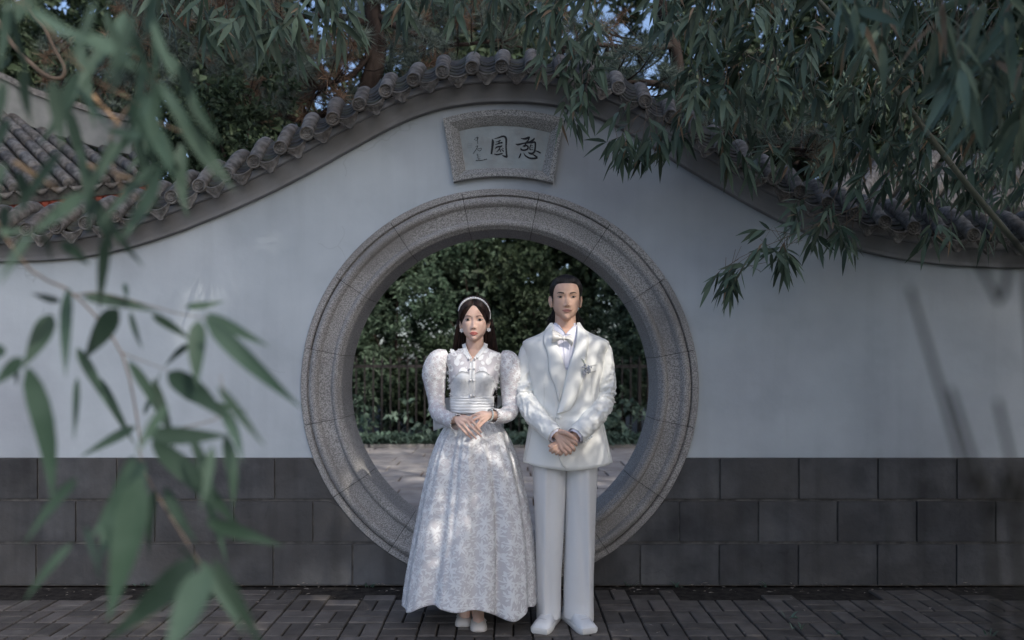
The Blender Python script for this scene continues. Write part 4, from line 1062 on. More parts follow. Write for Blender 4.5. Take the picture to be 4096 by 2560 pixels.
# boutonniere: calla, berries, ribbon
bo = empty('boutonniere', (0, 0, 0), man)
def bp(x, y, d=.03): q = (wx(x), wz(y)); return np.array([q[0], jsurf(*q) - d, q[1]])
v = []; 
for i, t in enumerate(np.linspace(0, 1, 9)):
    c = bp(2334 - 12 * t + 0, 1466 - 34 * t, .020); rr = .004 + .010 * t ** 1.3
    for j in range(14):
        a = 2 * math.pi * j / 14; lipz = (.012 * math.cos(a - 2.2) * t ** 3)
        v.append(c + np.array([rr * math.cos(a), rr * .7 * math.sin(a), lipz]))
ob('calla_flower', v, grid_faces(9, 14, True), M['lily'], bo)
be = MB()
for k in range(34):
    c = bp(2336 + random.uniform(-15, 15), 1476 + random.uniform(-14, 14), .018 + .014 * random.random()); d = np.array([random.uniform(-1, 1), -1, random.uniform(-1, 1)]) * .008
    be.add(*sphere(c + d, random.uniform(.0028, .0045), 7, 5, (1, 1, 1.4))); be.add(*tube([c, c + d], .001, 4))
be.obj('berry_spray', M['berry'], bo)
gl = MB()
for k in range(8):
    a = bp(2330 + random.uniform(-10, 8), 1474 + random.uniform(-10, 14), .014); d = np.array([random.uniform(-.012, .012), -.004, random.uniform(-.014, .014)]); e_ = np.cross(d, [0, 1, 0]) * .35
    gl.add([a, a + d * .5 + e_, a + d, a + d * .5 - e_], [(0, 1, 2, 3)])
gl.obj('leaf_sprig', M['strap'], bo)
rb = MB(); 
for (a, b, c) in (((2326, 1484), (2318, 1502), (2306, 1516)), ((2328, 1486), (2324, 1505), (2318, 1518))):
    q = smooth_path([bp(*a, .016), bp(*b, .014), bp(*c, .012)], 8)
    rb.add([p + s * np.array([.004, 0, .003]) for p in q for s in (-1, 1)], [(2 * i, 2 * i + 1, 2 * i + 3, 2 * i + 2) for i in range(7)])
rb.obj('ribbon', M['ribbon'], bo)
for o_ in bo.children: o_.location = -man.location
# trousers
def leg(rows, crease):
    r = sorted([(wz(a), (wx(b) + wx(c)) / 2, (wx(c) - wx(b)) / 2, f, k) for a, b, c, f, k in rows]); r = np.array(r); rings = []
    for z in np.linspace(r[0, 0], r[-1, 0], 50):
        cx, a, ff, bk = [np.interp(z, r[:, 0], r[:, j]) for j in range(1, 5)]; cr = np.interp(z, [r[0, 0], r[-1, 0]], crease)
        ring_ = []
        for th in np.linspace(0, 2 * math.pi, 72, endpoint=False):
            c, sn = math.cos(th), math.sin(th); x = cx + a * math.copysign(abs(c) ** .92, c); b_ = bk if sn > 0 else ff
            y = PY + .01 + b_ * math.copysign(abs(sn) ** .92, sn)
            if sn < 0: y -= .016 * G(x - wx(cr), .020) ; y += .004 * math.sin(x * 60 + z * 3) * G(z - wz(1950), .25)
            y += .006 * nz((x * 4, 3, z * 2.2)) + .010 * (.4 - 1.5 * abs(nz((x * 9 + z * 1.2, 5, z * 1.1)))) + .012 * (.3 - abs(nz((x * 5 + z * 3, 8, z * 8)))) * G(z - .14, .12)
            zz_ = z
            if z < r[0, 0] + .02: zz_ = z - .022 * G(x - wx(cr), .035) * (sn < 0) + .006 * (sn > 0)
            ring_.append((x + .004 * nz((y * 5, 4, z * 3)), y, zz_))
        rings.append(ring_)
    return loft(rings, False)
tr_ = MB()
tr_.add(*leg([(1800, 2125, 2268, .115, .11), (1870, 2130, 2266, .112, .11), (2000, 2137, 2263, .102, .10), (2150, 2142, 2254, .094, .092), (2300, 2144, 2247, .090, .088), (2464, 2146, 2243, .088, .086)], (2171, 2180)))
tr_.add(*leg([(1800, 2258, 2396, .115, .11), (1870, 2260, 2390, .112, .11), (2000, 2262, 2385, .102, .10), (2150, 2260, 2380, .094, .092), (2300, 2257, 2376, .090, .088), (2464, 2254, 2375, .088, .086)], (2357, 2343)))
to = tr_.obj('trousers', M['trouser'], man)
# shoes
def shoe_m(heel, toe, parent):
    heel = np.array(heel, float); toe = np.array(toe, float); d = toe - heel; L = np.linalg.norm(d); d /= L; sdv = np.array([-d[1], d[0]])
    S = np.array([0, .04, .12, .3, .5, .65, .8, .9, .96, 1.0]); Wd = np.array([.022, .031, .036, .037, .040, .047, .051, .050, .046, .036]); Hh = np.array([.06, .085, .095, .10, .092, .076, .064, .058, .050, .040])
    up = []; 
    for s in np.linspace(0, 1, 26):
        w = np.interp(s, S, Wd); h = np.interp(s, S, Hh); base = heel + d * s * L; ring_ = []
        for th in np.linspace(0, math.pi, 17):
            x = w * math.copysign(abs(math.cos(th)) ** .75, math.cos(th)); z = .026 + (h - .026) * abs(math.sin(th)) ** (.72 if s > .6 else .9)
            ring_.append((base[0] + sdv[0] * x, base[1] + sdv[1] * x, z))
        ring_ += [(base[0] - sdv[0] * w * q, base[1] - sdv[1] * w * q, .024) for q in (.6, 0, -.6)]
        up.append(ring_)
    so_ = empty('shoe', (0, 0, 0), parent)
    v, f = loft(up); ob('upper', v, f, M['shoe_m'], so_)
    out = []
    for z, g_ in ((0.002, .0), (.012, .005), (.028, .006), (.034, .003)):
        l_, r__ = [], []
        for s in np.linspace(0, 1, 26):
            w = np.interp(s, S, Wd) + g_; b_ = heel + d * (s * (L + 2 * g_) - g_)
            l_.append((b_[0] + sdv[0] * w, b_[1] + sdv[1] * w, z)); r__.append((b_[0] - sdv[0] * w, b_[1] - sdv[1] * w, z))
        out.append(r__ + l_[::-1])
    v, f = loft(out); sole = ob('sole', v, f, M['sole'], so_, False); sole.data.set_sharp_from_angle(angle=R(40))
    for k in range(2):
        t_ = MB(); b_ = heel + d * L * (.60 - .05 * k)
        t_.add(*tube(smooth_path([(b_[0] + sdv[0] * q, b_[1] + sdv[1] * q, np.interp(.60 - .05 * k, S, Hh) + .004 - abs(q) * .35 + (0.0)) for q in (-.028, -.014, 0, .014, .028)], 11), .0028, 6)); t_.obj('shoelace', M['shoe_m'], so_)
    tv = MB()
    b_ = heel + d * L * .80; tv.add(*tube(smooth_path([(b_[0] + sdv[0] * q, b_[1] + sdv[1] * q, np.interp(.8, S, Hh) + .0005 - (abs(q) / .05) ** 3 * .03) for q in (-.049, -.035, -.015, 0, .015, .035, .049)], 21), .0013, 5)); tv.obj('toe_seam', M['seam'], so_)
    for o_ in so_.children: o_.location = -man.location
shoe_m((.262, 4.365), (.160, 4.100), man); shoe_m((.315, 4.365), (.420, 4.100), man)

# ------------------------------------------------------------------ the woman
wom = empty('person', (wx(1893), PY, 0))
tag(wom, 'standing person in white lace gown with puffed sleeves and pearl headband', 'person')
hw_ = Head(wx(1898), PY - 0.005, wz(1364), 0.232, 1.0, 1, True)
bd = MB(); bd.add(*hw_.mesh())
nk = lambda z, a, b, cy_: [(wx(1899) + a * math.cos(t), cy_ + b * math.sin(t), z) for t in np.linspace(0, 2 * math.pi, 28, endpoint=False)]
bd.add(*loft([nk(wz(1470), .10, .07, PY + .012), nk(wz(1420), .075, .060, PY + .015), nk(wz(1398), .054, .052, PY + .015), nk(wz(1378), .0475, .049, PY + .012), nk(wz(1340), .0465, .049, PY + .012), nk(wz(1300), .046, .049, PY + .014)]))
for s in (-1, 1):
    ec = np.array([hw_.cx + s * .0735, PY + .006, hw_.z(.385)])
    bd.add(*sphere(ec, 1, 12, 10, (.008, .014, .027)))
    bd.add(*tube([ec + [s * .002, -.004, -.024], ec + [s * .006, .010, -.010], ec + [s * .008, .014, .008], ec + [s * .006, .008, .024], ec + [s * .002, -.006, .022]], [.004, .004, .005, .005, .003], 8, True, True))
wt = Torso([(1430, 1800, 1998, .055, .07), (1470, 1808, 1990, .085, .075), (1520, 1810, 1986, .08, .075), (1600, 1822, 1958, .065, .065), (1680, 1800, 1980, .08, .085), (1850, 1800, 1980, .09, .10)])
bd.add(*wt.loft(24, 32))
lpw = [(1782, 1440, 4.28), (1748, 1520, 4.29), (1748, 1640, 4.25), (1795, 1674, 4.14), (1822, 1678, 4.085)]
rpw = [(2014, 1444, 4.28), (2040, 1520, 4.29), (2044, 1640, 4.25), (2005, 1662, 4.14), (1960, 1658, 4.085)]
for q in (lpw, rpw): bd.add(*tube(smooth_path([P(*p) for p in q], 20), np.interp(np.linspace(0, 1, 20), [0, .5, .8, 1], [.036, .032, .027, .0195]), 14, True, True))
for x0 in (-.232, -.178):
    bd.add(*tube([(x0, PY, wz(1800)), (x0, PY, .5), (x0 - .004, PY + .02, .16), (x0 - .006 if x0 < -.2 else x0 + .008, PY - .01, .045)], [.075, .05, .034, .028], 14, True, True))
hand(bd, (1826, 1677, 4.075), [(1874, 1673, 4.035), (1866, 1686, 4.025), (1853, 1697, 4.025), (1840, 1706, 4.035)],
     [[(1898, 1694, 4.015), (1911, 1710, 4.015), (1921, 1723, 4.02)], [(1893, 1713, 4.005), (1908, 1728, 4.005), (1920, 1741, 4.01)], [(1876, 1724, 4.005), (1889, 1738, 4.005), (1900, 1749, 4.01)], [(1858, 1726, 4.015), (1870, 1738, 4.015), (1880, 1748, 4.02)]],
     [(1840, 1672, 4.07), (1862, 1668, 4.06), (1880, 1674, 4.055), (1892, 1682, 4.055)], .0165, .0078)
hand(bd, (1962, 1658, 4.085), [(1920, 1656, 4.055), (1920, 1668, 4.048), (1924, 1680, 4.048), (1932, 1690, 4.055)],
     [[(1896, 1661, 4.055), (1884, 1668, 4.062), (1872, 1676, 4.07)], [(1902, 1676, 4.045), (1890, 1686, 4.055), (1880, 1694, 4.065)], [(1912, 1696, 4.045), (1902, 1708, 4.05), (1894, 1716, 4.06)], [(1920, 1704, 4.05), (1912, 1713, 4.055), (1905, 1720, 4.06)]],
     [(1950, 1654, 4.085), (1928, 1650, 4.085), (1908, 1656, 4.08), (1895, 1662, 4.08)], .0162, .0076)
body_w = voxel_union('body', bd.V(), bd.f, 0.003, M['skin_w'], wom)
face_parts(hw_, wom, M['skin_w'], M['sclera'], M['iris'], M['lash'], M['lip_w'], M['brow_w'])
nails(wom, 'fingernail', [((1911, 1710, 4.012), (1923, 1725, 4.017)), ((1908, 1728, 4.002), (1922, 1743, 4.007)), ((1889, 1738, 4.002), (1902, 1751, 4.007)), ((1870, 1738, 4.012), (1882, 1750, 4.017))], M['nail'], .0072)

def wom_in(th, t):
    a = abs(math.atan2(math.sin(th + math.pi / 2), math.cos(th + math.pi / 2)))
    line = np.interp(a, [0, .12, .30, .50, .75, 1.0, 1.2, 1.36, 1.5, 1.65, 1.9, 2.2, 2.6, 3.2], [.82, .79, .715, .635, .545, .475, .41, .36, .42, .52, .40, .12, -.1, -.1])
    return t - line
def w_thick(th, t):
    return .014 - .006 * G(math.cos(th), .10) * (fr(th) > 0) * (t > .75)
wh = hair_shell(hw_, wom_in, w_thick, lambda th, t: .0009 * math.sin(th * 60 + 3 * t), M['hair_w'], wom)
st = MB()
for k in range(560):    # long straight fall behind the shoulders
    u = random.uniform(-1, 1); d = random.uniform(0, 1); e1 = random.uniform(-.006, .006)
    y0 = PY + .030 + .055 * math.sqrt(max(0, 1 - u * u)) * d
    pts = [(hw_.cx + u * .096, y0, hw_.z(.52 - .1 * random.random())), (hw_.cx + u * .106 + e1 * .5, y0 + .012, hw_.z(.20)), (hw_.cx + u * .114 + e1, y0 + .030, hw_.z(-.08)), (hw_.cx + u * .122 + e1, PY + .085 + .04 * d, wz(1425)), (hw_.cx + u * .116 + e1, PY + .105 + .03 * d, wz(1500)), (hw_.cx + u * .110 + e1 * 2, PY + .105 + .02 * d, wz(1620 + random.uniform(-15, 20)))]
    st.add(*tube(smooth_path(pts, 14), np.interp(np.linspace(0, 1, 14), [0, .3, .9, 1], [.0030, .0036, .0034, .001]), 4))
for k in range(380):    # strands combed from the centre part over the shell
    s = random.choice((-1, 1)); t0 = random.uniform(.80, .995); pts = []
    a0 = .03 if t0 < .95 else random.uniform(0.03, 1.5)
    a1 = random.uniform(1.45, 2.6); t1 = random.uniform(.30, .45)
    for q in np.linspace(0, 1, 10):
        a = a0 + (a1 - a0) * q ** .8; t = t0 + (t1 - t0) * q ** 1.35
        lim = wom_in(-math.pi / 2 + s * a, t)
        if lim < .012: t += .012 - lim
        p = hw_.point(-math.pi / 2 + s * a, min(t, .995), .0142 - .006 * (q < .1)); p[2] += .012 * max(0, t - .75) * 3.6; pts.append(p)
    st.add(*tube(smooth_path(pts, 14), np.interp(np.linspace(0, 1, 14), [0, .3, .9, 1], [.0008, .0016, .0016, .0008]), 4))
tag(st.obj('hair_strand', M['hair_w'], wh), kind='stuff')
hb = empty('headband', (0, 0, 0), wom)
ph = -74.0
while ph < 100:
    c = math.cos(R(ph)); r_ = .0034 + .0042 * max(0, math.cos(R((ph + 5) * .92))) ** 2.2
    px_ = .0865 * math.sin(R(ph)); pz_ = wz(1264) + (wz(1196) - wz(1264)) * c; w_, f_, _ = hw_.lev((pz_ - .008 - hw_.z0) / hw_.H); q_ = min(.985, abs(px_) / (w_ + .0155))
    p = (hw_.cx + px_, hw_.cy - (f_ + .0155) * (1 - q_ ** 2.25) ** (1 / 2.25) - r_ * .5, pz_)
    b_ = MB(); b_.add(*sphere(p, r_, 10, 8)); o_ = b_.obj('pearl', M['pearl'], hb); o_.location = -wom.location
    dx_ = .0865 * math.cos(R(ph)); dz_ = (wz(1196) - wz(1264)) * math.sin(R(ph)); ph += math.degrees(2 * r_ / (math.hypot(dx_, dz_) + .012)) * .98
for s, cx_e, cy_e in ((-1, 1847, 1322), (1, 1955, 1319)):
    er = MB()
    for k in range(6):
        a = k * 1.05 + .4; d = np.array([math.cos(a), -.35, math.sin(a)]) * .011; c = P(cx_e, cy_e, PY - .028)
        e_ = np.cross(d, [0, 1, 0]) * .5
        er.add([c, c + d * .55 + e_, c + d * 1.15, c + d * .55 - e_, c + d * .5 + [0, -.004, 0]], [(0, 1, 4), (1, 2, 4), (2, 3, 4), (3, 0, 4)])
    er.add(*sphere(P(cx_e, cy_e, PY - .034), .004, 8, 6)); er.obj('earring', M['pearl'], wom)

# --- lace appliqué: motifs laid on a parametric surface
def petal(L, w, bend, n=6):
    v = []
    for i in range(n):
        t = i / (n - 1); q = w * (math.sin(math.pi * min(1, t * 1.02 + .04)) ** .8) * (1 if t < .6 else (1 - (t - .6) * 1.1)); b = bend * t * t
        v += [(-q + b, L * t), (q + b, L * t)]
    return np.array(v), [(2 * i, 2 * i + 1, 2 * i + 3, 2 * i + 2) for i in range(n - 1)]
def rot2(p, a): c, s = math.cos(a), math.sin(a); return np.stack([p[:, 0] * c - p[:, 1] * s, p[:, 0] * s + p[:, 1] * c], 1)
def lily_motif():
    out = []
    for a, L, w, b in ((-88, .92, .13, .42), (-52, 1.05, .17, .34), (-14, 1.15, .18, .10), (22, 1.0, .17, -.30), (58, .85, .14, -.42), (128, .70, .12, .36), (172, .95, .13, .40)):
        v, f = petal(L, w, b); out.append((rot2(v + [0, .06], R(a)), f))
    for k in range(9):
        a = R(120 + 13 * k); r_ = .45 + .12 * (k % 3); c = np.array([r_ * math.cos(a), r_ * math.sin(a)]) + [-.15, -.25]
        q = np.array([c + .055 * np.array([math.cos(b), math.sin(b)]) for b in np.linspace(0, 6.283, 6, endpoint=False)]); out.append((q, [(0, 1, 2, 3, 4, 5)]))
    # bud with scroll
    for a, L in ((15, .42), (45, .46), (75, .42)):
        v, f = petal(L, .09, .05, 4); out.append((rot2(v, R(a)) + [1.0, -.72], f))
    arc_ = np.array([(.25 + .75 * t, -.15 - .62 * t ** .6) for t in np.linspace(0, 1, 7)]); v = []
    for p in arc_: v += [p + [-.03, -.03], p + [.03, .03]]
    out.append((np.array(v), [(2 * i, 2 * i + 1, 2 * i + 3, 2 * i + 2) for i in range(6)]))
    return out
LILY = lily_motif()
def leaf_motif():
    out = []
    v, f = petal(1.0, .34, .08, 9); out.append((v - [0, .5], f))
    for s in (-1, 1):
        for k in range(4):
            q, f2 = petal(.22, .06, 0, 3); out.append((rot2(q, R(-s * 62)) + [s * .12, -.28 + .2 * k], f2))
    return out
LEAF = leaf_motif()
def applique(mb, motif, surf, u0, v0, mu, mv, scale, rot, off=.0025):
    """surf(u, v) -> point; mu, mv metres per unit of u, v"""
    for pts, f in motif:
        q = rot2(pts * scale, rot); V = []
        for a, b in q:
            u, v = u0 + a / mu, v0 + b / mv
            p = surf(u, v); e = 1e-3
            n_ = np.cross(surf(u + e, v) - p, surf(u, v + e) - p); n_ /= np.linalg.norm(n_) + 1e-12
            V.append(p + n_ * off)
        mb.add(V, f)

# bodice
bz = lambda y: wz(y)
bod = Torso([(1374, 1862, 1938, .050, .062), (1388, 1856, 1944, .056, .066), (1398, 1838, 1962, .062, .070), (1408, 1808, 1990, .068, .074), (1416, 1790, 2008, .073, .078), (1424, 1783, 2014, .078, .080), (1440, 1786, 2010, .086, .082), (1475, 1793, 2003, .100, .084),
             (1510, 1796, 1998, .104, .084), (1545, 1801, 1986, .098, .080), (1590, 1806, 1969, .088, .076), (1652, 1808, 1970, .088, .078)], e=2.3,
            bumps=[(wx(1852), bz(1512), .042, .045, .022), (wx(1942), bz(1512), .042, .045, .022)])
def bfold(p):
    x, y, z = p; return (x, y + .002 * nz((x * 14, 5, z * 14)), z)
bv_, bf_ = bod.loft(60, 84, bfold, cap=False)
vneck = pxz([(1852, 1360), (1858, 1378), (1872, 1412), (1893, 1446), (1918, 1410), (1941, 1378), (1946, 1360)])
bf_ = cutout(bv_, bf_, vneck, PY - .005)
bo_ = ob('bodice', bv_, bf_, M['sheer'], wom)
def bsurf(x, z): return bod.fy(x, z)
sat = MB()
sat.add(*drape(pxz([(1803, 1535), (1828, 1500), (1850, 1484), (1880, 1490), (1893, 1505)]), pxz([(1812, 1588), (1835, 1588), (1855, 1588), (1878, 1588), (1893, 1588)]), bsurf, .0015, .0012, 24, 10))
sat.add(*drape(pxz([(1893, 1505), (1906, 1490), (1936, 1482), (1962, 1500), (1982, 1535)]), pxz([(1893, 1588), (1905, 1588), (1928, 1588), (1948, 1588), (1964, 1588)]), bsurf, .0015, .0012, 24, 10))
sat.obj('corset', M['satin_w'], bo_)
bs3 = lambda u, v: np.array([u, bsurf(u, v), v])
lc = MB()
for (a, b, sc, ro) in [(650, 420, .040, 10), (770, 560, .042, -75), (545, 520, .038, 25), (690, 330, .034, -20), (490, 345, .032, 60), (745, 440, .022, -50), (600, 290, .030, 70), (800, 260, .034, 30), (560, 240, .03, 60), (700, 230, .03, 80),
                        (1190, 400, .040, -10), (1090, 555, .042, 75), (1330, 510, .038, -20), (1230, 310, .032, 15), (1385, 350, .032, -55), (1090, 440, .022, 50), (1290, 290, .030, -60), (1060, 340, .034, -35), (1140, 230, .03, -60), (1340, 300, .03, -70)]:
    applique(lc, LEAF, bs3, wx(1680 + a / 4.319), wz(1350 + b / 4.319), 1, 1, sc * 1.15, R(ro), .0014)
for k in range(42):
    x = random.uniform(1806, 1980); y = random.uniform(1505, 1582)
    applique(lc, LILY, bs3, wx(x), wz(y), 1, 1, random.uniform(.012, .019), random.uniform(0, 6.28), .0035 + .0006 * random.random())
for x, y in ((1790, 1460), (1795, 1490), (1800, 1520), (2004, 1465), (1998, 1495), (1990, 1525), (1800, 1545), (1985, 1550)): applique(lc, LILY, bs3, wx(x), wz(y), 1, 1, .016, random.uniform(0, 6), .004)
tag(lc.obj('lace_applique', M['lace'], bo_), kind='stuff')
bd_ = MB()
for k in range(150):
    x = random.uniform(1800, 1990); y = random.choice([random.uniform(1400, 1590), random.uniform(1520, 1590)]) 
    if inpoly(wx(x), wz(y), vneck): continue
    bd_.add(*sphere((wx(x), bsurf(wx(x), wz(y)) - .007, wz(y)), .0016, 6, 4))
tag(bd_.obj('bead_trim', M['pearl'], bo_), kind='stuff')
# stand collar with piping and button loops
for s in (-1, 1):
    ed_ = [(1862, 1373), (1866, 1388), (1877, 1412), (1889, 1432), (1892, 1445)] if s < 0 else [(1938, 1372), (1934, 1386), (1920, 1406), (1901, 1430), (1896, 1445)]
    q = smooth_path(pxz(ed_), 20); pp = MB(); pp.add(*tube([(x, bsurf(x, z) - .005, z) for x, z in q] , .0026, 6)); pp.obj('collar_piping', M['satin_w'], bo_)
    cl = MB(); cl.add(*drape(pxz(ed_[:4]), pxz([(a + s * 14, b + 5) for a, b in ed_[:4]]), bsurf, .002, .002, 16, 6, .001)); cl.obj('stand_collar', M['satin_w'], bo_)
    q = smooth_path(pxz([(1893 + s * 2.2, 1445), (1892 + s * 2.2, 1500), (1891 + s * 2.0, 1545), (1891 + s * 2, 1587)]), 24)
    pp = MB(); pp.add(*tube([(x, bsurf(x, z) - .008, z) for x, z in q], .0022, 6)); pp.obj('placket_piping', M['satin_w'], bo_)
    q2 = MB(); q2.add(*drape(pxz([(1893 + s * 3, 1446), (1892 + s * 3, 1500), (1891 + s * 3, 1587)]), pxz([(1893 + s * 11, 1446), (1892 + s * 10, 1500), (1891 + s * 9, 1587)]), bsurf, .005, .002, 16, 4)); q2.obj('placket', M['satin_w'], bo_)
    for y, dx in ((1434, 11), (1473, 9), (1519, 6.5), (1579, 6.5)):
        b_ = MB(); x = wx(1892 + s * dx); b_.add(*sphere((x, bsurf(x, wz(y)) - .012, wz(y)), .0062, 12, 8)); b_.obj('pearl_button', M['pearl'], bo_)
# sash with horizontal pleats
rings = []
for i, t in enumerate(np.linspace(0, 1, 43)):
    z = wz(1650) + (wz(1586) - wz(1650)) * t
    g_ = .006 + .0045 * abs(math.sin(t * math.pi * 5.5)) ** .6 + (0 if 0 < i < 42 else -.004)
    rr = bod.ring(z, 84, g_); rr[:, 2] += .004 * np.sin(rr[:, 0] * 25 + i) * (1 if 2 < i < 40 else 0) + .0015 * np.sin(rr[:, 0] * 90 + i * .8); rings.append(rr)
v, f = loft(rings, False); sash = ob('sash', v, f, M['satin_w'], wom)
bwm = empty('sash_bow', (0, 0, 0), wom)
def flat_loop(pts, Y0, dY):
    n_ = 10; a = smooth_path([P(x, y, Y0) for x, y in pts[:3]], n_); b = smooth_path([P(x, y, Y0 + dY) for x, y in pts[3:]], n_); v = []
    for i in range(n_):
        for j in range(8): t = j / 7; p = a[i] * (1 - t) + b[i] * t; v.append(p + np.array([0, .020 * math.sin(math.pi * t) * math.sin(math.pi * i / 9 + .3), 0]))
    o_ = ob('bow_loop', v, grid_faces(n_, 8), M['satin_w'], bwm); o_.location = -wom.location; o_.modifiers.new('thick', 'SOLIDIFY').thickness = .004
flat_loop([(1800, 1590), (1775, 1592), (1752, 1588), (1806, 1660), (1775, 1672), (1742, 1668)], 4.385, .03)
flat_loop([(1790, 1640), (1760, 1652), (1732, 1660), (1800, 1700), (1768, 1712), (1734, 1722)], 4.40, .02)
flat_loop([(1965, 1592), (1985, 1586), (2003, 1584), (1968, 1640), (1990, 1632), (2006, 1622)], 4.385, .03)
flat_loop([(1975, 1640), (1998, 1650), (2010, 1656), (1980, 1700), (2000, 1706), (2014, 1712)], 4.40, .02)

# sleeves
def lace_sleeve(path, rads, folds, name='sleeve', density=40, seed=1):
    rg = np.array(sleeve(path, rads, folds, 60, 44)); n_, m_ = rg.shape[:2]
    v, f = loft(list(rg), False); o_ = ob(name, v, f, M['net_sleeve'], wom)
    def surf(u, v):   # u around 0..1, v along 0..1
        x = (u % 1.0) * m_; y = min(max(v, 0), .999) * (n_ - 1); i, j = int(y), int(x) % m_; a, b = y - i, x - int(x); j2 = (j + 1) % m_
        return (rg[i, j] * (1 - a) + rg[i + 1, j] * a) * (1 - b) + (rg[i, j2] * (1 - a) + rg[i + 1, j2] * a) * b
    L = np.linalg.norm(np.diff(rg.mean(1), axis=0), axis=1).sum(); mb_ = MB(); k = 0
    for iv in range(density):
        vv = (iv + .5) / density; r_ = np.linalg.norm(rg[int(vv * (n_ - 1))] - rg[int(vv * (n_ - 1))].mean(0), axis=1).mean(); cir = 2 * math.pi * r_
        nn = max(4, int(cir / .047))
        for q in range(nn):
            sc = random.uniform(.017, .022) if vv > .35 else random.uniform(.021, .028)
            applique(mb_, LILY, surf, (q + .5 * (iv % 2) + random.uniform(-.15, .15)) / nn, vv, cir, L, sc, random.uniform(0, 6.28), .0015)
    tag(mb_.obj('lace_applique', M['lace'], o_), kind='stuff')
    # scalloped cuff edge
    ce = MB(); last = rg[-1]; d = rg[-1].mean(0) - rg[-4].mean(0); d /= np.linalg.norm(d)
    for q in range(16):
        p0 = surf(q / 16, .995); p1 = surf((q + 1) / 16, .995); ce.add(*tube(smooth_path([p0, (p0 + p1) / 2 + d * .012, p1], 7), .0018, 5))
    ce.obj('lace_edge', M['lace'], o_)
    return o_
M['net_sleeve'] = pm('sheer_lace_net', (0.58, 0.53, 0.545), (0.70, 0.68, 0.70), 260, 0.7, 0.3, 500, 0.15, detail=2)
FLIP = False
lace_sleeve([P(1795, 1424, 4.28), P(1757, 1442, 4.275), P(1738, 1490, 4.275), P(1741, 1545, 4.28), P(1746, 1600, 4.27), P(1752, 1648, 4.23), P(1788, 1676, 4.15), P(1826, 1690, 4.085)], [.034, .064, .068, .057, .046, .045, .039, .043],
    [(.10, .10, .10, 10, .5, 5.0), (.30, .14, .06, 30, 1.0, 2.2), (.62, .10, .12, 40, .8, 1.2), (.85, .12, .04, 40, .5, 1.2)], density=17)
lace_sleeve([P(2000, 1426, 4.28), P(2030, 1444, 4.275), P(2044, 1492, 4.275), P(2042, 1545, 4.28), P(2042, 1600, 4.27), P(2040, 1645, 4.23), P(2010, 1664, 4.15), P(1976, 1664, 4.095)], [.034, .062, .066, .056, .046, .045, .039, .037],
    [(.10, .10, .10, 10, 1.5, 5.0), (.30, .14, .06, 30, 2.0, 2.2), (.62, .10, .12, 40, .2, 1.2), (.85, .12, .04, 40, .9, 1.2)], density=17)
# jade bangle
c = P(1960, 1660, 4.083); ax = P(1990, 1662, 4.12) - P(1940, 1657, 4.06); ax /= np.linalg.norm(ax); u_ = np.cross(ax, [0, 0, 1]); u_ /= np.linalg.norm(u_); w_ = np.cross(ax, u_)
bg = MB(); bg.add(*tube([c + .030 * (math.cos(a) * u_ * .8 + math.sin(a) * w_) for a in np.linspace(0, 2 * math.pi, 33)], .0042, 8, False)); bg.obj('bangle', M['jade'], wom)

# skirt
sk = sorted([(wz(a), (wx(b) + wx(c_)) / 2, (wx(c_) - wx(b)) / 2) for a, b, c_ in [(1640, 1810, 1968), (1660, 1806, 1974), (1690, 1790, 1990), (1725, 1764, 2022), (1760, 1746, 2040), (1850, 1713, 2074), (2000, 1680, 2108), (2150, 1650, 2132), (2300, 1622, 2144), (2410, 1606, 2148)]]); sk = np.array(sk)
SZ0, SZ1 = sk[0, 0] , sk[-1, 0]
SN = 240
zz_ = np.linspace(0, 1, SN); tab = np.array([[np.interp(SZ0 + (SZ1 - SZ0) * t, sk[:, 0], sk[:, j]) for j in (1, 2)] for t in zz_]); kk = np.ones(21) / 21
tab = np.stack([np.convolve(np.pad(tab[:, j], 10, 'edge'), kk, 'valid') for j in (0, 1)], 1)
def skirt(th, t):
    """t 0 hem .. 1 waist"""
    cx = np.interp(t, zz_, tab[:, 0]); a = np.interp(t, zz_, tab[:, 1]); z = SZ0 + (SZ1 - SZ0) * t
    A = (1 - t)
    fo = .058 * math.sin(7 * th + .6) + .042 * math.sin(11 * th + 2.0 + A) + .026 * math.sin(19 * th + 1.2)
    fo *= np.interp(t, [0, .5, .85, 1], [.85, .75, .8, .35])
    fo += np.interp(t, [0, .6, .8, 1], [0, .0, .02, .02]) * math.sin(34 * th)
    d = (th - R(-62) + math.pi) % (2 * math.pi) - math.pi
    fo -= .10 * G(d, .055) * min(1, A * 2.2); fo += .07 * G(d - .20, .13) * min(1, A * 1.6)
    d2 = (th - R(-108) + math.pi) % (2 * math.pi) - math.pi; fo -= .05 * G(d2, .06) * (.3 + .7 * G(t - .6, .35))
    c, sn = math.cos(th), math.sin(th)
    rx = a * (1 + fo * (1 - .75 * abs(c) ** 3)); ry = (a * .80 if sn < 0 else a * .85) * (1 + fo)
    zh = z + .030 * max(0, -sn) ** 1.5 * max(0, 1 - t * 1.6)
    if t < .08: zh += (1 - t / .08) * (.020 * math.sin(3 * th + 1.0) + .012 * math.sin(8 * th) - .02 * G(d - .22, .2))
    return np.array([cx + rx * c, PY + .015 + ry * sn, zh])
ths = np.linspace(0, 2 * math.pi, 280, endpoint=False)
rings = [[skirt(th, t) for th in ths] for t in np.linspace(0, 1, 90)]
v, f = loft(rings, False); sko = ob('skirt', v, f, M['net'], wom); sko.modifiers.new('thick', 'SOLIDIFY').thickness = .003
lm = MB(); row = 0; t = .025
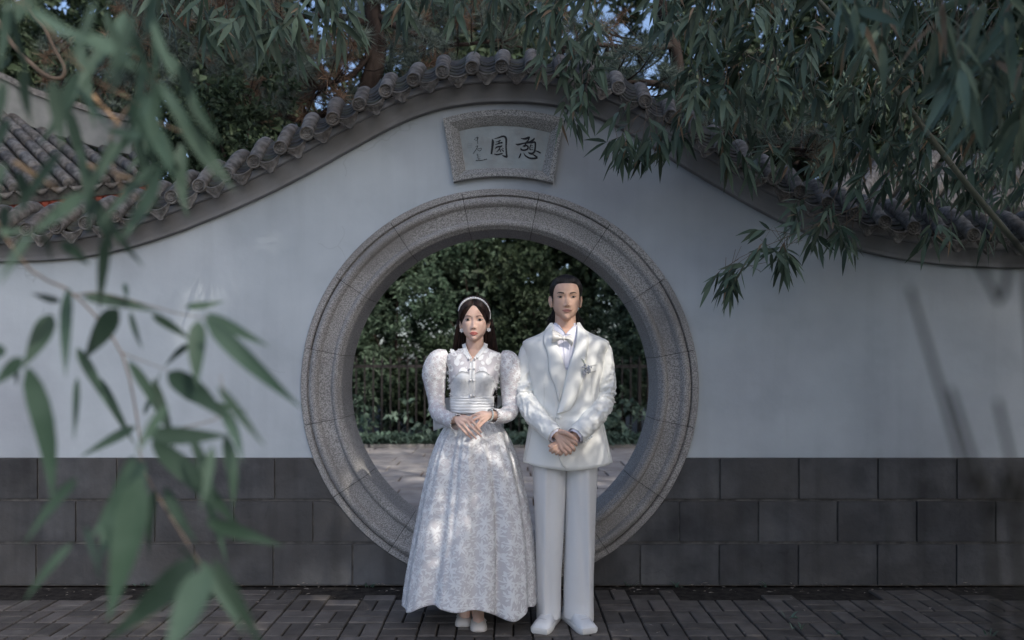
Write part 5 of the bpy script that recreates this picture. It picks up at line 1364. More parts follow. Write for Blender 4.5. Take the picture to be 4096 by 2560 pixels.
while t < .97:
    a = np.interp(t, zz_, tab[:, 1]); cir = 2 * math.pi * a * .92; sc = np.interp(t, [0, .7, 1], [.037, .034, .026]); nn = max(6, int(cir / (sc * 2.2)))
    for k in range(nn):
        th = 2 * math.pi * (k + .5 * (row % 2)) / nn + random.uniform(-.03, .03)
        if 0.5 < (th % (2 * math.pi)) < 2.6: continue     # the back is never laid as densely
        applique(lm, LILY, lambda u, v_: skirt(u, max(v_, .002)), th, t + random.uniform(-.004, .004), cir / (2 * math.pi), SZ1 - SZ0, sc * random.uniform(.85, 1.15), random.uniform(0, 6.28), .0018)
    t += sc * 1.75 / (SZ1 - SZ0); row += 1
SM = [petal(1.0, .22, .25, 5)]
for k in range(2600):
    th = random.uniform(-3.6, .45); t = random.uniform(.01, .97); a = np.interp(t, zz_, tab[:, 1])
    applique(lm, SM, lambda u, v_: skirt(u, max(v_, .002)), th, t, a * .92, SZ1 - SZ0, random.uniform(.012, .026), random.uniform(0, 6.28), .0012)
tag(lm.obj('lace_applique', M['lace'], sko), kind='stuff')
us = MB(); rings = [[(lambda p: np.array([np.interp(t, zz_, tab[:, 0]), PY + .03, 0]) + (p - np.array([np.interp(t, zz_, tab[:, 0]), PY + .03, 0])) * np.array([.95, .93, 1]))(skirt(th, t)) for th in ths[::3]] for t in np.linspace(0.02, 1, 20)]
us.add(*loft(rings, False)); us.obj('underskirt', M['satin_w'], wom)
# shoes
def shoe_w(cx, toeY, L, parent, tilt):
    so_ = empty('shoe', (0, 0, 0), parent)
    S = np.array([0, .06, .25, .5, .7, .85, .95, 1.0]); Wd = np.array([.020, .029, .032, .038, .045, .045, .039, .026]); Hh = np.array([.056, .062, .06, .056, .052, .046, .036, .022])
    up = []
    for s in np.linspace(0, 1, 26):
        w = np.interp(s, S, Wd); h = np.interp(s, S, Hh); y = toeY + L * (1 - s); xc = cx + tilt * (1 - s)
        up.append([(xc + w * math.copysign(abs(math.cos(a)) ** .85, math.cos(a)), y, .004 + (h - .004) * max(0, math.sin(a)) ** .8) for a in np.linspace(0, math.pi, 15)] + [(xc - w * .5, y, .002), (xc + w * .5, y, .002)])
    v, f = loft(up)
    # open throat: cut the top over the instep
    v = np.array(v); f = [q for q in f if not (v[list(q), 2].mean() > .040 and v[list(q), 1].mean() > toeY + L * .36 and v[list(q), 1].mean() < toeY + L * .95)]
    o1 = ob('upper', v, f, M['shoe_w'], so_); o1.location = -wom.location
    ft = MB(); ft.add(*tube(smooth_path([(cx + tilt * .9, toeY + L * .9, .10), (cx + tilt * .7, toeY + L * .62, .075), (cx + tilt * .4, toeY + L * .35, .042), (cx + tilt * .15, toeY + L * .12, .022)], 14), np.interp(np.linspace(0, 1, 14), [0, .4, .8, 1], [.034, .031, .030, .018]), 16, True, True))
    o2 = ft.obj('instep', M['skin_w'], so_); o2.location = -wom.location
    pr = MB()
    for k in range(17):
        a = math.pi * (k + .5) / 17; pr.add(*sphere((cx + tilt * .3 + .040 * math.cos(a), toeY + L * (.40 - .07 * math.sin(a)), .030 + .027 * math.sin(a)), .0022, 6, 5))
    o3 = pr.obj('pearl_trim', M['pearl'], so_); o3.location = -wom.location; tag(o3, kind='stuff')
    bwn = MB()
    for s in (-1, 1): bwn.add(*sphere((cx + tilt * .3 + s * .009, toeY + L * .32, .060), 1, 8, 6, (.008, .004, .004)))
    o4 = bwn.obj('shoe_bow', M['shoe_w'], so_); o4.location = -wom.location
shoe_w(-.247, 4.205, .225, wom, .012); shoe_w(-.157, 4.130, .225, wom, -.012)

# ================================================================== vegetation
def unit(a): a = np.asarray(a, float); return a / (np.linalg.norm(a, axis=-1, keepdims=True) + 1e-12)

def leaf_obj(name, base, d, up, L, W, mat, parent, droop=0.0, simple=True, fold=0.25, kind='stuff'):
    base = np.asarray(base, float); n = len(base); d = unit(d); s = unit(np.cross(d, up)); nr = np.cross(s, d)
    L = np.broadcast_to(L, (n,))[:, None]; W = np.broadcast_to(W, (n,))[:, None] * .5
    if simple:
        st = [(0.0, 0), (.42, 1.0), (1.0, 0)]
    else:
        st = [(0.0, 0), (.16, .72), (.38, 1.0), (.68, .66), (1.0, 0)]
    cols_ = []; idx = []; c = 0
    dz = np.array([0, 0, -1.0])
    for t, w in st:
        p = base + d * L * t + dz * (droop * L) * t * t
        if w == 0: cols_.append(p); idx.append((c,)); c += 1
        else:
            lf = nr * (W * w * fold * 2)
            cols_ += [p - s * W * w + lf, p, p + s * W * w + lf] if not simple else [p - s * W * w + lf, p + s * W * w + lf]
            k = 3 if not simple else 2; idx.append(tuple(range(c, c + k))); c += k
    V = np.stack(cols_, 1).reshape(-1, 3); m = c
    quads = []; tris = []
    if simple: tris = [(0, 1, 3), (0, 3, 2)]
    else:
        for a, b in zip(idx[:-1], idx[1:]):
            if len(a) == 1: tris += [(a[0], b[1], b[0]), (a[0], b[2], b[1])]
            elif len(b) == 1: tris += [(a[0], a[1], b[0]), (a[1], a[2], b[0])]
            else:
                for i in range(2): tris += [(a[i], a[i + 1], b[i + 1]), (a[i], b[i + 1], b[i])]
    T = (np.array(tris)[None] + (np.arange(n) * m)[:, None, None]).reshape(-1)
    return raw_mesh(name, V, T, np.repeat(rng.random(n), m), mat, parent, kind)

def raw_mesh(name, V, T, rnd, mat, parent, kind='stuff'):
    me_ = bpy.data.meshes.new(name); nt = len(T) // 3
    me_.vertices.add(len(V)); me_.vertices.foreach_set('co', V.astype(np.float32).reshape(-1))
    me_.loops.add(len(T)); me_.loops.foreach_set('vertex_index', T.astype(np.int32))
    me_.polygons.add(nt); me_.polygons.foreach_set('loop_start', np.arange(0, nt * 3, 3, dtype=np.int32))
    me_.update(calc_edges=True)
    at = me_.attributes.new('rnd', 'FLOAT', 'POINT'); at.data.foreach_set('value', rnd.astype(np.float32))
    me_.materials.append(mat)
    o = bpy.data.objects.new(name, me_); link(o, parent)
    if parent is not None: o.location = -parent.location
    if kind: o['kind'] = kind
    return o

def rand_dirs(n, bias=(0, 0, 0)):
    return unit(rng.normal(size=(n, 3)) + np.array(bias))

def whorl_crown(name, centers, per, L, W, mat, parent, spread=.9, up=.5):
    """leaf whorls: each centre carries leaves radiating about an outward shoot"""
    n = len(centers); ax = unit(rng.normal(size=(n, 3)) * .7 + np.array([0, -.35, up]))
    b = np.repeat(centers, per, 0); a = np.repeat(ax, per, 0)
    d = unit(a * rng.uniform(.1, .9, (n * per, 1)) + rng.normal(size=(n * per, 3)) * spread * .6)
    b = b + rng.normal(size=b.shape) * L * .25
    return leaf_obj(name, b, d, a + rng.normal(size=a.shape) * .3, rng.uniform(.7, 1.2, n * per) * L, rng.uniform(.8, 1.2, n * per) * W, mat, parent, .15)

def blob_points(n, c, r, shell=.55):
    d = unit(rng.normal(size=(n, 3))); q = rng.uniform(shell, 1.0, (n, 1)) ** .6
    return np.asarray(c) + d * q * np.asarray(r)

def tree_wood(parent, base, top, r0, limbs, mat=None, name='trunk', wob=.05):
    base, top = np.array(base, float), np.array(top, float)
    pts = smooth_path([base, base + (top - base) * .35 + rng.normal(size=3) * wob, base + (top - base) * .7 + rng.normal(size=3) * wob, top], 16)
    t = MB(); t.add(*tube(pts, np.linspace(r0, r0 * .45, 16), 10)); t.obj(name, mat or M['bark'], parent)
    if len(limbs):
        l_ = MB()
        for e in limbs:
            k = rng.integers(5, 15); a = pts[k]; m_ = (a + e) / 2 + np.array([0, 0, .12]) * np.linalg.norm(e - a) * .5 + rng.normal(size=3) * .06
            l_.add(*tube(smooth_path([a, m_, e], 9), np.linspace(r0 * .38, r0 * .10, 9), 6))
        l_.obj('limb', mat or M['bark'], parent)
    return pts

def broad_tree(name, label, base, crown_c, crown_r, nclump, per, L, W, mat, r0=.10, group=None, sub=10):
    root = empty(name, base); tag(root, label, 'tree' if name.endswith('tree') else 'shrub', group)
    # crown of sub-blobs gives an uneven outline
    bl = blob_points(sub, crown_c, np.asarray(crown_r) * .78, .5)
    tree_wood(root, base, (crown_c[0], crown_c[1], crown_c[2]), r0, list(bl[:8]))
    pts = np.concatenate([blob_points(nclump // sub, b, np.asarray(crown_r) * rng.uniform(.28, .48), .45) for b in bl])
    whorl_crown('crown', pts, per, L, W, mat, root)
    return root

# --- planting behind the gate
specs = [((-2.05, 14.3), 3.3, 1.25, 0), ((-0.75, 14.9), 3.9, 1.35, 1), ((0.75, 14.4), 3.2, 1.15, 2), ((2.05, 14.2), 2.9, 1.2, 0), ((-1.4, 14.0), 1.8, .95, 2), ((1.5, 13.9), 1.7, .9, 1), ((.15, 14.1), 1.6, .9, 0), ((-2.9, 14.0), 2.2, 1.0, 1), ((2.95, 14.2), 2.3, 1.0, 2)]
names_ = ['tall rounded evergreen shrub behind the fence at the gate opening', 'tallest dense evergreen shrub filling the upper gate opening', 'dark evergreen shrub behind the fence beside the suited person', 'bushy evergreen shrub at the far side of the gate behind fence',
          'low evergreen shrub behind fence beside the lace gown', 'low leafy shrub behind fence under the big evergreen', 'low dark shrub behind the fence between the two people', 'small shrub at the gate edge behind the fence beside granite ring', 'small shrub partly hidden by the far granite ring']
for (xy, h, r_, mi), lb in zip(specs, names_):
    broad_tree('evergreen_shrub', lb, (xy[0], xy[1], 0), (xy[0], xy[1], h * .56), (r_, .75, h * .52), 820, 13, .105, .036, M['leaf'] if mi != 2 else M['leaf_dark'], .05, 'evergreen shrubs behind the fence', 14)
# strap-leaved ground cover in front of the fence
n = 300; bx = rng.uniform(-3.2, 3.0, n); by = rng.uniform(12.82, 13.15, n); per = 16
b = np.repeat(np.stack([bx, by, np.zeros(n)], 1), per, 0); a = rng.uniform(0, 2 * math.pi, n * per)
d = np.stack([np.cos(a), np.sin(a) * .8 - .2, rng.uniform(1.0, 2.2, n * per)], 1)
gc = leaf_obj('ground_cover', b, d, np.tile([0, 0, 1.0], (n * per, 1)) + rng.normal(size=(n * per, 3)) * .1, rng.uniform(.42, .72, n * per), .048, M['strap'], None, .62, False)
tag(gc, 'arching strap leaved plants along the path edge before the fence', 'ground cover', kind='stuff')
pts = np.stack([rng.uniform(-3.0, 2.8, 90), rng.uniform(13.0, 13.3, 90), rng.uniform(.25, .75, 90)], 1)
hd = whorl_crown('low_foliage', pts, 7, .15, .085, M['strap'], None, 1.0, .9); tag(hd, 'broad leaved low plants mixed among the strap leaves', 'foliage', kind='stuff')

# --- trees beyond: fill the background above the wall and behind the shrubs
far = [((-6.5, 15.5), 11.5, 2.9), ((-2.6, 17.5), 12.5, 3.3), ((1.8, 18), 12.5, 3.3), ((6.0, 16.5), 12.0, 3.2), ((-10.5, 18), 10.5, 3.0), ((10.5, 17.5), 12, 3.3), ((-.4, 21), 14.5, 3.9), ((-4.6, 12.5), 8.6, 2.1), ((4.4, 13.2), 8.8, 2.2), ((-8.6, 13), 8.0, 2.0), ((8.4, 12.6), 8.6, 2.3)]
far += [((-3.2, 16.0), 5.6, 1.9), ((0.0, 16.3), 6.2, 2.1), ((3.2, 16.0), 5.6, 1.9)]
fl = ['broadleaf tree far behind the grey tiled roof corner', 'large dark tree behind the pine trunk above the wall', 'large dark tree behind the wall crest above the plaque', 'dark tree behind the falling side of the wavy wall', 'far tree beyond the tiled roof at the picture edge', 'far tree beyond the bamboo at the picture edge', 'tallest far tree behind everything at the gate axis',
      'slender tree standing between the tiled roof and the pine', 'slender tree behind the tile caps below the bamboo', 'tree close behind the neighbouring grey tiled roof', 'tree close behind the bamboo and the red beam', 'dense tree behind the shrubs at the near edge of the gate opening', 'dense tree behind the shrubs at the middle of the gate opening', 'dense tree behind the shrubs beside the suited person']
for ((x, y), h, r_), lb in zip(far, fl):
    broad_tree('background_tree', lb, (x, y, 0), (x, y, h * .58), (r_, r_ * .8, h * .44), 1400, 11, .22, .10, M['leaf_dark'], .14, 'trees behind the wall', 16)

# glossy small-leaved tree just behind the wall
broad_tree('small_leaved_tree', 'small glossy leaved tree just behind the rising tile caps', (-2.35, 7.0, 0), (-2.35, 7.0, 3.35), (.85, .5, .75), 420, 10, .085, .034, M['leaf_dark'], .06)
# unseen tall tree added beyond the bamboo to shade the garden behind the wall
for k, (x, y, z, lb) in enumerate([(6.6, 6.6, 8.6, 'unseen tall tree added beyond the bamboo to shade the rear garden')]):
    broad_tree('added_shade_tree', lb, (x + 1.5, y, 0), (x, y, z), (2.6, 2.2, 1.3), 700, 10, .22, .11, M['leaf_dark'], .16, None, 14)

# --- pines
def pine(name, label, trunk, r0, branches, tufts, nl, brown, needle_L, per=58, wdt=.0042):
    root = empty(name, tuple(trunk[0])); tag(root, label, 'tree')
    t = MB(); p = smooth_path(trunk, 22); t.add(*tube(p, np.linspace(r0, r0 * .6, 22), 12)); t.obj('trunk', M['bark'], root)
    br = MB()
    for b_, r_ in branches: q = smooth_path(b_, 12); br.add(*tube(q, np.linspace(r_, r_ * .4, 12), 8))
    tw = MB()
    allp = np.concatenate([smooth_path(b_, 12) for b_, _ in branches])
    for c in tufts:
        a = allp[np.argmin(np.linalg.norm(allp - c, axis=1))]; dc = np.linalg.norm(a - c)
        if dc > .45: a = c + (a - c) / dc * .45 + [0, 0, -.05]
        tw.add(*tube(smooth_path([a, (a + c) / 2 - [0, 0, .05], c], 5), [.010, .008, .006, .005, .004], 5))
    br.obj('branch', M['bark'], root); tag(tw.obj('twig', M['bark'], root), kind='stuff')
    tufts = np.asarray(tufts); n = len(tufts); isb = rng.random(n) < brown
    for mask, mat, nm in ((~isb, M['needle'], 'needles'), (isb, M['needle_brown'], 'dead_needles')):
        tt = tufts[mask]
        if len(tt) == 0: continue
        ax = unit(rng.normal(size=(len(tt), 3)) * .7 + [0, -.5, .25]); A = np.repeat(ax, per, 0); B = np.repeat(tt, per, 0)
        along = rng.uniform(-1.0, .6, (len(B), 1)) * needle_L * .9
        d = unit(A * .55 + rng.normal(size=B.shape) * .75); B = B + A * along
        L = rng.uniform(.7, 1.1, (len(B), 1)) * needle_L; s = unit(np.cross(d, rng.normal(size=B.shape))) * wdt * .5
        V = np.stack([B - s, B + s, B + d * L], 1).reshape(-1, 3); T = np.arange(len(V))
        raw_mesh(nm, V, T, np.repeat(rng.random(len(B)), 3), mat, root)
    return root
def px_box(n, x0, x1, y0, y1, Ya, Yb): return np.array([P(a, b, c) for a, b, c in zip(rng.uniform(x0, x1, n), rng.uniform(y0, y1, n), rng.uniform(Ya, Yb, n))])
T1 = [np.array([-1.95, 8, 0]), P(1300, 900, 8), P(1440, 450, 8), P(1490, 300, 8), P(1512, 180, 8), P(1492, 60, 8), P(1500, -250, 8)]
br1 = [([P(1482, 322, 8), P(1253, 474, 7.9), P(1084, 440, 7.8), P(863, 322, 7.7)], .045), ([P(1500, 100, 8), P(1300, 60, 7.8), P(1000, 90, 7.7), P(640, 60, 7.7)], .04), ([P(1510, 160, 8), P(1420, 290, 7.8), P(1330, 330, 7.6), P(1260, 360, 7.4)], .035),
       ([P(1500, 60, 8), P(1660, 140, 7.8), P(1800, 180, 7.8), P(2000, 160, 7.8)], .035), ([P(1496, -20, 8), P(1200, -80, 8), P(900, -100, 8), P(600, -60, 8.2)], .04)]
tf = np.concatenate([px_box(50, 1120, 1420, 150, 430, 7.2, 8.2), px_box(30, 1560, 1850, 130, 330, 7.2, 8.4), px_box(120, 420, 1150, -60, 330, 7.4, 9.5), px_box(30, 900, 1250, 330, 480, 7.5, 8.5), px_box(70, 1400, 2200, -100, 180, 7.5, 9), px_box(40, 150, 600, 120, 420, 9, 11)])
pine('pine_tree', 'old pine with dark crooked trunk and brown needle tufts behind wall', T1, .125, br1, tf, 0, .30, .17, 110, .0065)
T2 = [np.array([P(2750, 300, 6.4)[0], 6.4, 0]), P(2745, 800, 6.4), P(2720, 420, 6.4), P(2700, 200, 6.4), P(2640, 0, 6.4), P(2600, -300, 6.4)]
br2 = [([P(2715, 360, 6.4), P(2600, 330, 6.1), P(2480, 330, 5.9), P(2350, 300, 5.8)], .03), ([P(2690, 180, 6.4), P(2560, 200, 6.1), P(2420, 180, 6.0), P(2250, 190, 6.0)], .03), ([P(2720, 450, 6.4), P(2850, 520, 6.1), P(3000, 560, 6), P(3200, 600, 6)], .025)]
tf = np.concatenate([px_box(72, 2300, 2700, 170, 460, 5.55, 6.4), px_box(30, 2150, 2500, 60, 300, 6.0, 7.0), px_box(34, 2850, 3320, 430, 660, 5.7, 6.6), px_box(26, 2600, 2900, 450, 620, 5.6, 6.2)])
pine('pine_tree', 'pale green pine with long needles hanging over the tile caps', T2, .07, br2, tf, 0, .12, .14, 120, .0042)

# --- bamboo
def spray(B, D, U, Ls, c, dirn, nleaf, L):
    """alternate drooping leaves along a short twig starting at c"""
    tw = [np.array(c)]; d = unit(dirn)
    for i in range(nleaf):
        d = unit(d + np.array([0, 0, -.10]) + rng.normal(size=3) * .08); tw.append(tw[-1] + d * L * .15)
        side = unit(np.cross(d, rng.normal(size=3)))
        ld = unit(d * .55 + side * rng.uniform(.2, 1.05) + np.array([0, 0, -.22]))
        B.append(tw[-1]); D.append(ld); U.append(unit(np.array([0, -.7, .55]) + rng.normal(size=3) * .55)); Ls.append(L * rng.uniform(.65, 1.2))
    B.append(tw[-1]); D.append(d); U.append(unit(np.array([0, -.7, .5]) + rng.normal(size=3) * .4)); Ls.append(L * 1.05)
    return tw
def bamboo(label, culm, r0, clusters, L, W, group, dry=.05, boughs=(), culm_mat=None):
    """clusters: (n, x0, x1, y0, y1, Ya, Yb, direction)"""
    root = empty('bamboo', (culm[0][0], culm[0][1], 0)); tag(root, label, 'bamboo', group)
    cp = smooth_path(culm, 40); cm = MB()
    rr = np.linspace(r0, r0 * .45, 40)
    cm.add(*tube(cp, rr, 10))
    nd = MB()
    for k in range(2, 40, 3): nd.add(*tube([cp[k] - (cp[k] - cp[k - 1]) * .05, cp[k], cp[k] + (cp[k] - cp[k - 1]) * .05], [rr[k], rr[k] * 1.18, rr[k]], 10))
    co_ = cm.obj('culm', culm_mat or M['culm'], root); tag(nd.obj('node', culm_mat or M['culm'], co_), kind='stuff')
    B, D, U, Ls, tw = [], [], [], [], MB()
    for (n, x0, x1, y0, y1, Ya, Yb, dr) in clusters:
        for k in range(n):
            c = P(rng.uniform(x0, x1), rng.uniform(y0, y1), rng.uniform(Ya, Yb)); dd = np.array(dr, float) + rng.normal(size=3) * .55
            t_ = spray(B, D, U, Ls, c, dd, int(rng.integers(4, 8)), L)
            up = np.array(c) - unit(dd) * L * .7; tw.add(*tube(smooth_path([up, c] + t_[1:], 10), np.linspace(.0014, .0007, 10), 4))
    for q in boughs: tw.add(*tube(smooth_path([P(*p) for p in q], 16), np.linspace(.0030, .0010, 16), 5))
    B, D, U, Ls = map(np.array, (B, D, U, Ls)); isd = rng.random(len(B)) < dry
    leaf_obj('foliage', B[~isd], D[~isd], U[~isd], Ls[~isd], Ls[~isd] * W, M['bamboo'], root, .16, False, .18)
    if isd.sum(): leaf_obj('dry_foliage', B[isd], D[isd], U[isd], Ls[isd] * .8, Ls[isd] * W * .6, M['bamboo_dry'], root, .2, False, .3)
    tag(tw.obj('twig', M['twig'], root), kind='stuff')
    return root
BG = 'bamboo overhanging the wall'
DN = (-.35, -.15, -.9)
bamboo('leaning tan bamboo culm crossing the tile caps with dense dark leaves', [np.array([3.9, 3.7, 0]), P(4300, 1250, 3.8), P(4096, 1010, 3.85), P(3830, 690, 3.9), P(3500, 260, 4.0), P(3150, -120, 4.1), P(2800, -350, 4.2)], .019,
       [(170, 2750, 4150, -150, 360, 3.7, 4.9, DN), (64, 3250, 4150, 320, 620, 4.0, 4.9, DN), (26, 3450, 4150, 600, 760, 4.2, 4.8, DN), (12, 2850, 3350, 420, 600, 4.2, 4.7, DN)], .140, .195, BG, .09)
bamboo('bamboo spray dangling alone against the wall below the tile caps', [np.array([3.6, 4.2, 0]), np.array([3.4, 4.2, 1.4]), np.array([3.0, 4.2, 3.2]), P(3600, -50, 4.3), P(3200, -260, 4.3), P(2900, -330, 4.3)], .014,
       [(5, 3060, 3180, 920, 990, 4.25, 4.4, (-.75, 0, -.4)), (5, 2920, 3010, 1000, 1080, 4.25, 4.4, (-.8, 0, -.6)), (3, 2880, 2930, 1060, 1110, 4.25, 4.4, (-.4, 0, -.9)), (4, 3110, 3160, 960, 1010, 4.3, 4.4, (.3, 0, -.9)), (9, 3180, 3420, 780, 880, 4.3, 4.6, (-.6, 0, -.7)), (7, 3250, 3420, 880, 930, 4.4, 4.6, DN), (7, 3600, 4050, 830, 900, 4.3, 4.6, DN)], .135, .185, BG, .08, boughs=[[(3800, 500, 4.4), (3500, 780, 4.4), (3300, 880, 4.35), (3120, 960, 4.33), (2960, 1030, 4.32), (2890, 1090, 4.32)], [(3300, 880, 4.35), (3180, 960, 4.34), (3130, 1010, 4.34)], [(3500, 780, 4.4), (3380, 900, 4.45), (3300, 960, 4.5)]])
bamboo('bamboo hanging over the plaque corner and the wall crest', [np.array([3.5, 3.9, 0]), np.array([3.3, 3.9, 1.6]), np.array([2.9, 4.0, 3.4]), P(3000, -260, 4.3), P(2500, -330, 4.4), P(2100, -300, 4.5)], .016,
       [(30, 1880, 2350, -150, 60, 4.2, 4.7, DN), (17, 2180, 2400, 40, 270, 4.3, 4.6, (-.15, -.1, -1)), (8, 2230, 2370, 250, 420, 4.35, 4.55, (.0, -.1, -1)), (14, 2520, 2760, 380, 540, 4.25, 4.55, (-.55, -.1, -.8)), (6, 2460, 2620, 520, 610, 4.3, 4.5, (-.4, 0, -1)), (24, 2620, 2950, -160, 120, 4.0, 4.7, DN), (8, 2350, 2620, -180, -40, 4.0, 4.7, DN), (14, 2740, 3000, 180, 400, 4.1, 4.6, DN)], .140, .195, BG, .09)
bamboo('bamboo leaves hanging from the top before the pine trunk', [np.array([-3.5, 3.9, 0]), np.array([-3.4, 3.9, 1.6]), np.array([-3.0, 4.0, 3.3]), P(500, -300, 4.2), P(1000, -330, 4.2), P(1500, -260, 4.3)], .015,
       [(16, 820, 1120, -150, 50, 3.9, 4.3, (.15, -.1, -1)), (9, 960, 1180, 20, 120, 3.9, 4.2, (.05, -.1, -1)), (12, 1180, 1400, -150, 20, 3.9, 4.4, (.1, -.1, -1)), (16, 1600, 1900, -160, 0, 4.0, 4.5, DN), (8, 560, 840, -150, -20, 3.8, 4.3, DN)], .150, .195, BG, .07)
bamboo('nearest blurred bamboo leaves at the top beside the picture edge', [np.array([2.6, 1.6, 0]), np.array([2.4, 1.7, 1.5]), np.array([1.9, 1.8, 2.9]), P(3900, -250, 1.9), P(3600, -330, 1.9)], .012,
       [(13, 3700, 4150, -60, 200, 1.7, 2.3, (-.25, -.1, -1)), (8, 3750, 4150, 150, 380, 1.8, 2.3, (-.2, 0, -1)), (4, 3350, 3600, -60, 60, 2.0, 2.4, DN)], .135, .19, BG)
bamboo('fine leaved bamboo behind the falling tile caps', [np.array([3.2, 5.8, 0]), np.array([3.2, 5.8, 1.5]), P(3600, 500, 5.8), P(3550, 100, 5.8), P(3450, -300, 5.9)], .018,
       [(110, 3250, 4150, 250, 720, 5.4, 6.4, DN), (36, 3600, 4150, 620, 820, 5.4, 6.2, DN), (30, 2950, 3400, 200, 480, 5.4, 6.4, DN)], .115, .15, BG)
# unseen bamboo added outside the picture edge to keep sky light off that side
gv = empty('added_bamboo_screen', (3.8, 3.0, 0)); tag(gv, 'unseen bamboo thicket added outside the picture edge to block sky light', 'bamboo', BG)
n = 7000; gy = rng.uniform(.3, 4.6, n); gx = .67 * gy + rng.uniform(.25, 1.5, n); gz = rng.uniform(.2, 4.2, n)
leaf_obj('foliage', np.stack([gx, gy, gz], 1), rand_dirs(n, (0, 0, -.5)), rand_dirs(n, (-.6, .2, .4)), rng.uniform(.14, .24, n), rng.uniform(.03, .045, n), M['bamboo'], gv, .2, False)
gc_ = MB()
for k in range(16):
    y = rng.uniform(.5, 4.4); x = .67 * y + rng.uniform(.4, 1.3); gc_.add(*tube([(x, y, 0), (x - .02, y, 2.0), (x - .1, y + .05, 4.0)], [.014, .012, .007], 7))
gc_.obj('culm', M['culm'], gv)['kind'] = 'stuff'
# thin dark canes very close to the lens at the lower right
for k, pts in enumerate([[(3990, 2560, .62), (3860, 1900, .63), (3640, 1150, .66)], [(4140, 1560, .62), (3990, 1200, .64), (3830, 900, .66)], [(4180, 2450, .62), (4080, 2000, .62), (3990, 1600, .63)], [(4090, 2500, .60), (3960, 2050, .61), (3800, 1550, .63)]]):
    q = [P(*p) for p in pts]; root = empty('bamboo_cane', (q[0][0], q[0][1], 0)); tag(root, ['blurred dark cane smear nearest the gate on the wall', 'short blurred cane smear high at the picture edge', 'lowest blurred cane smear at the extreme picture corner', 'faint blurred cane smear over the dark block base'][k], 'cane', 'near canes')
    c_ = MB(); c_.add(*tube(smooth_path([np.array([q[0][0] + .06, q[0][1], 0])] + q, 24), np.linspace(.0026, .0018, 24), 8)); c_.obj('culm', M['culm_dark'], root)
# --- the blurred spray close to the lens on the viewer's side: every leaf its own object
near = empty('near_bamboo', (-1.0, 1.1, 0)); tag(near, 'blurred bamboo spray with large leaves hanging close before the wall', 'bamboo', BG)
def c6(x, y): return (x * 1.0317, 1000 + y * 1.0317)
def c1(x, y): return (x / 1.3745, y / 1.3745)
NL = []
for a, b, w, Y in [((150, 40), (480, 230), 74, 1.0), ((480, 180), (760, 380), 80, 1.05), ((690, 110), (835, 510), 66, 1.2), ((290, 450), (335, 790), 100, 1.15), ((800, 540), (965, 960), 110, 1.15), ((960, 600), (1200, 980), 64, 1.2), ((590, 720), (810, 770), 52, 1.3), ((760, 780), (835, 1060), 64, 1.25),
                   ((660, 780), (555, 980), 60, 1.25), ((880, 960), (680, 1300), 92, 1.2), ((540, 1130), (770, 1440), 70, 1.25), ((450, 1060), (190, 1270), 100, 1.15), ((110, 940), (130, 1150), 92, 1.2), ((340, 1330), (480, 1450), 84, 1.2), ((230, 1260), (285, 1430), 56, 1.2), ((725, 520), (670, 710), 46, 1.35), ((420, 480), (590, 690), 54, 1.3),
                   ((20, 900), (-40, 1080), 80, 1.1), ((60, 300), (0, 380), 40, 1.7), ((640, 240), (800, 330), 40, 1.5), ((900, 730), (1010, 1000), 52, 1.3), ((40, 1130), (20, 1330), 80, 1.2), ((0, 1280), (120, 1260), 60, 1.2), ((370, 160), (700, 330), 60, 1.15), ((960, 890), (990, 1020), 44, 1.3), ((0, 40), (250, 0), 46, 1.0)]:
    NL.append((c1(*a), c1(*b), w / 1.3745, Y))
for a, b, w, Y in [((265, 150), (255, 465), 82, 1.3), ((320, 180), (600, 240), 56, 1.3), ((460, 230), (335, 410), 110, 1.3), ((505, 240), (548, 375), 34, 1.4), ((590, 250), (735, 345), 44, 1.35), ((795, 265), (1140, 585), 92, 1.25), ((800, 250), (1025, 365), 56, 1.3), ((768, 275), (765, 510), 82, 1.3), ((735, 368), (645, 448), 36, 1.4), ((500, 430), (640, 690), 52, 1.35),
                   ((650, 478), (865, 650), 112, 1.3), ((300, 380), (415, 600), 52, 1.35), ((200, 250), (98, 440), 92, 1.3), ((110, 455), (195, 940), 112, 1.2), ((525, 685), (325, 795), 50, 1.35), ((575, 715), (870, 718), 84, 1.3), ((858, 610), (935, 810), 60, 1.3), ((875, 720), (900, 985), 62, 1.3), ((590, 740), (905, 1055), 112, 1.25), ((560, 820), (365, 1095), 132, 1.15),
                   ((545, 880), (430, 1395), 150, 1.1), ((640, 920), (755, 1120), 60, 1.3), ((800, 1050), (1075, 1140), 84, 1.25), ((760, 1195), (440, 1490), 130, 1.05), ((800, 1240), (650, 1560), 160, 1.0), ((830, 1200), (1010, 1530), 74, 1.05), ((700, 560), (940, 620), 40, 1.4), ((720, 220), (860, 200), 36, 1.4), ((20, 380), (-40, 420), 60, 1.2), ((90, 420), (-20, 520), 70, 1.2), ((60, 440), (62, 520), 34, 1.3), ((420, 1080), (440, 1190), 60, 1.2), ((480, 130), (490, 190), 26, 1.4), ((560, 640), (620, 480), 34, 1.4), ((230, 200), (130, 170), 40, 1.35), ((700, 1150), (780, 1225), 44, 1.15)]:
    NL.append((c6(*a), c6(*b), w * 1.0317, Y))
for k in range(16):
    x, y = random.uniform(150, 900), random.uniform(1250, 2250); an_ = random.uniform(.8, 2.4); Ln = random.uniform(200, 330); NL.append(((x, y), (x + math.cos(an_) * Ln, y + math.sin(an_) * Ln), random.uniform(40, 64), random.uniform(1.1, 1.45)))
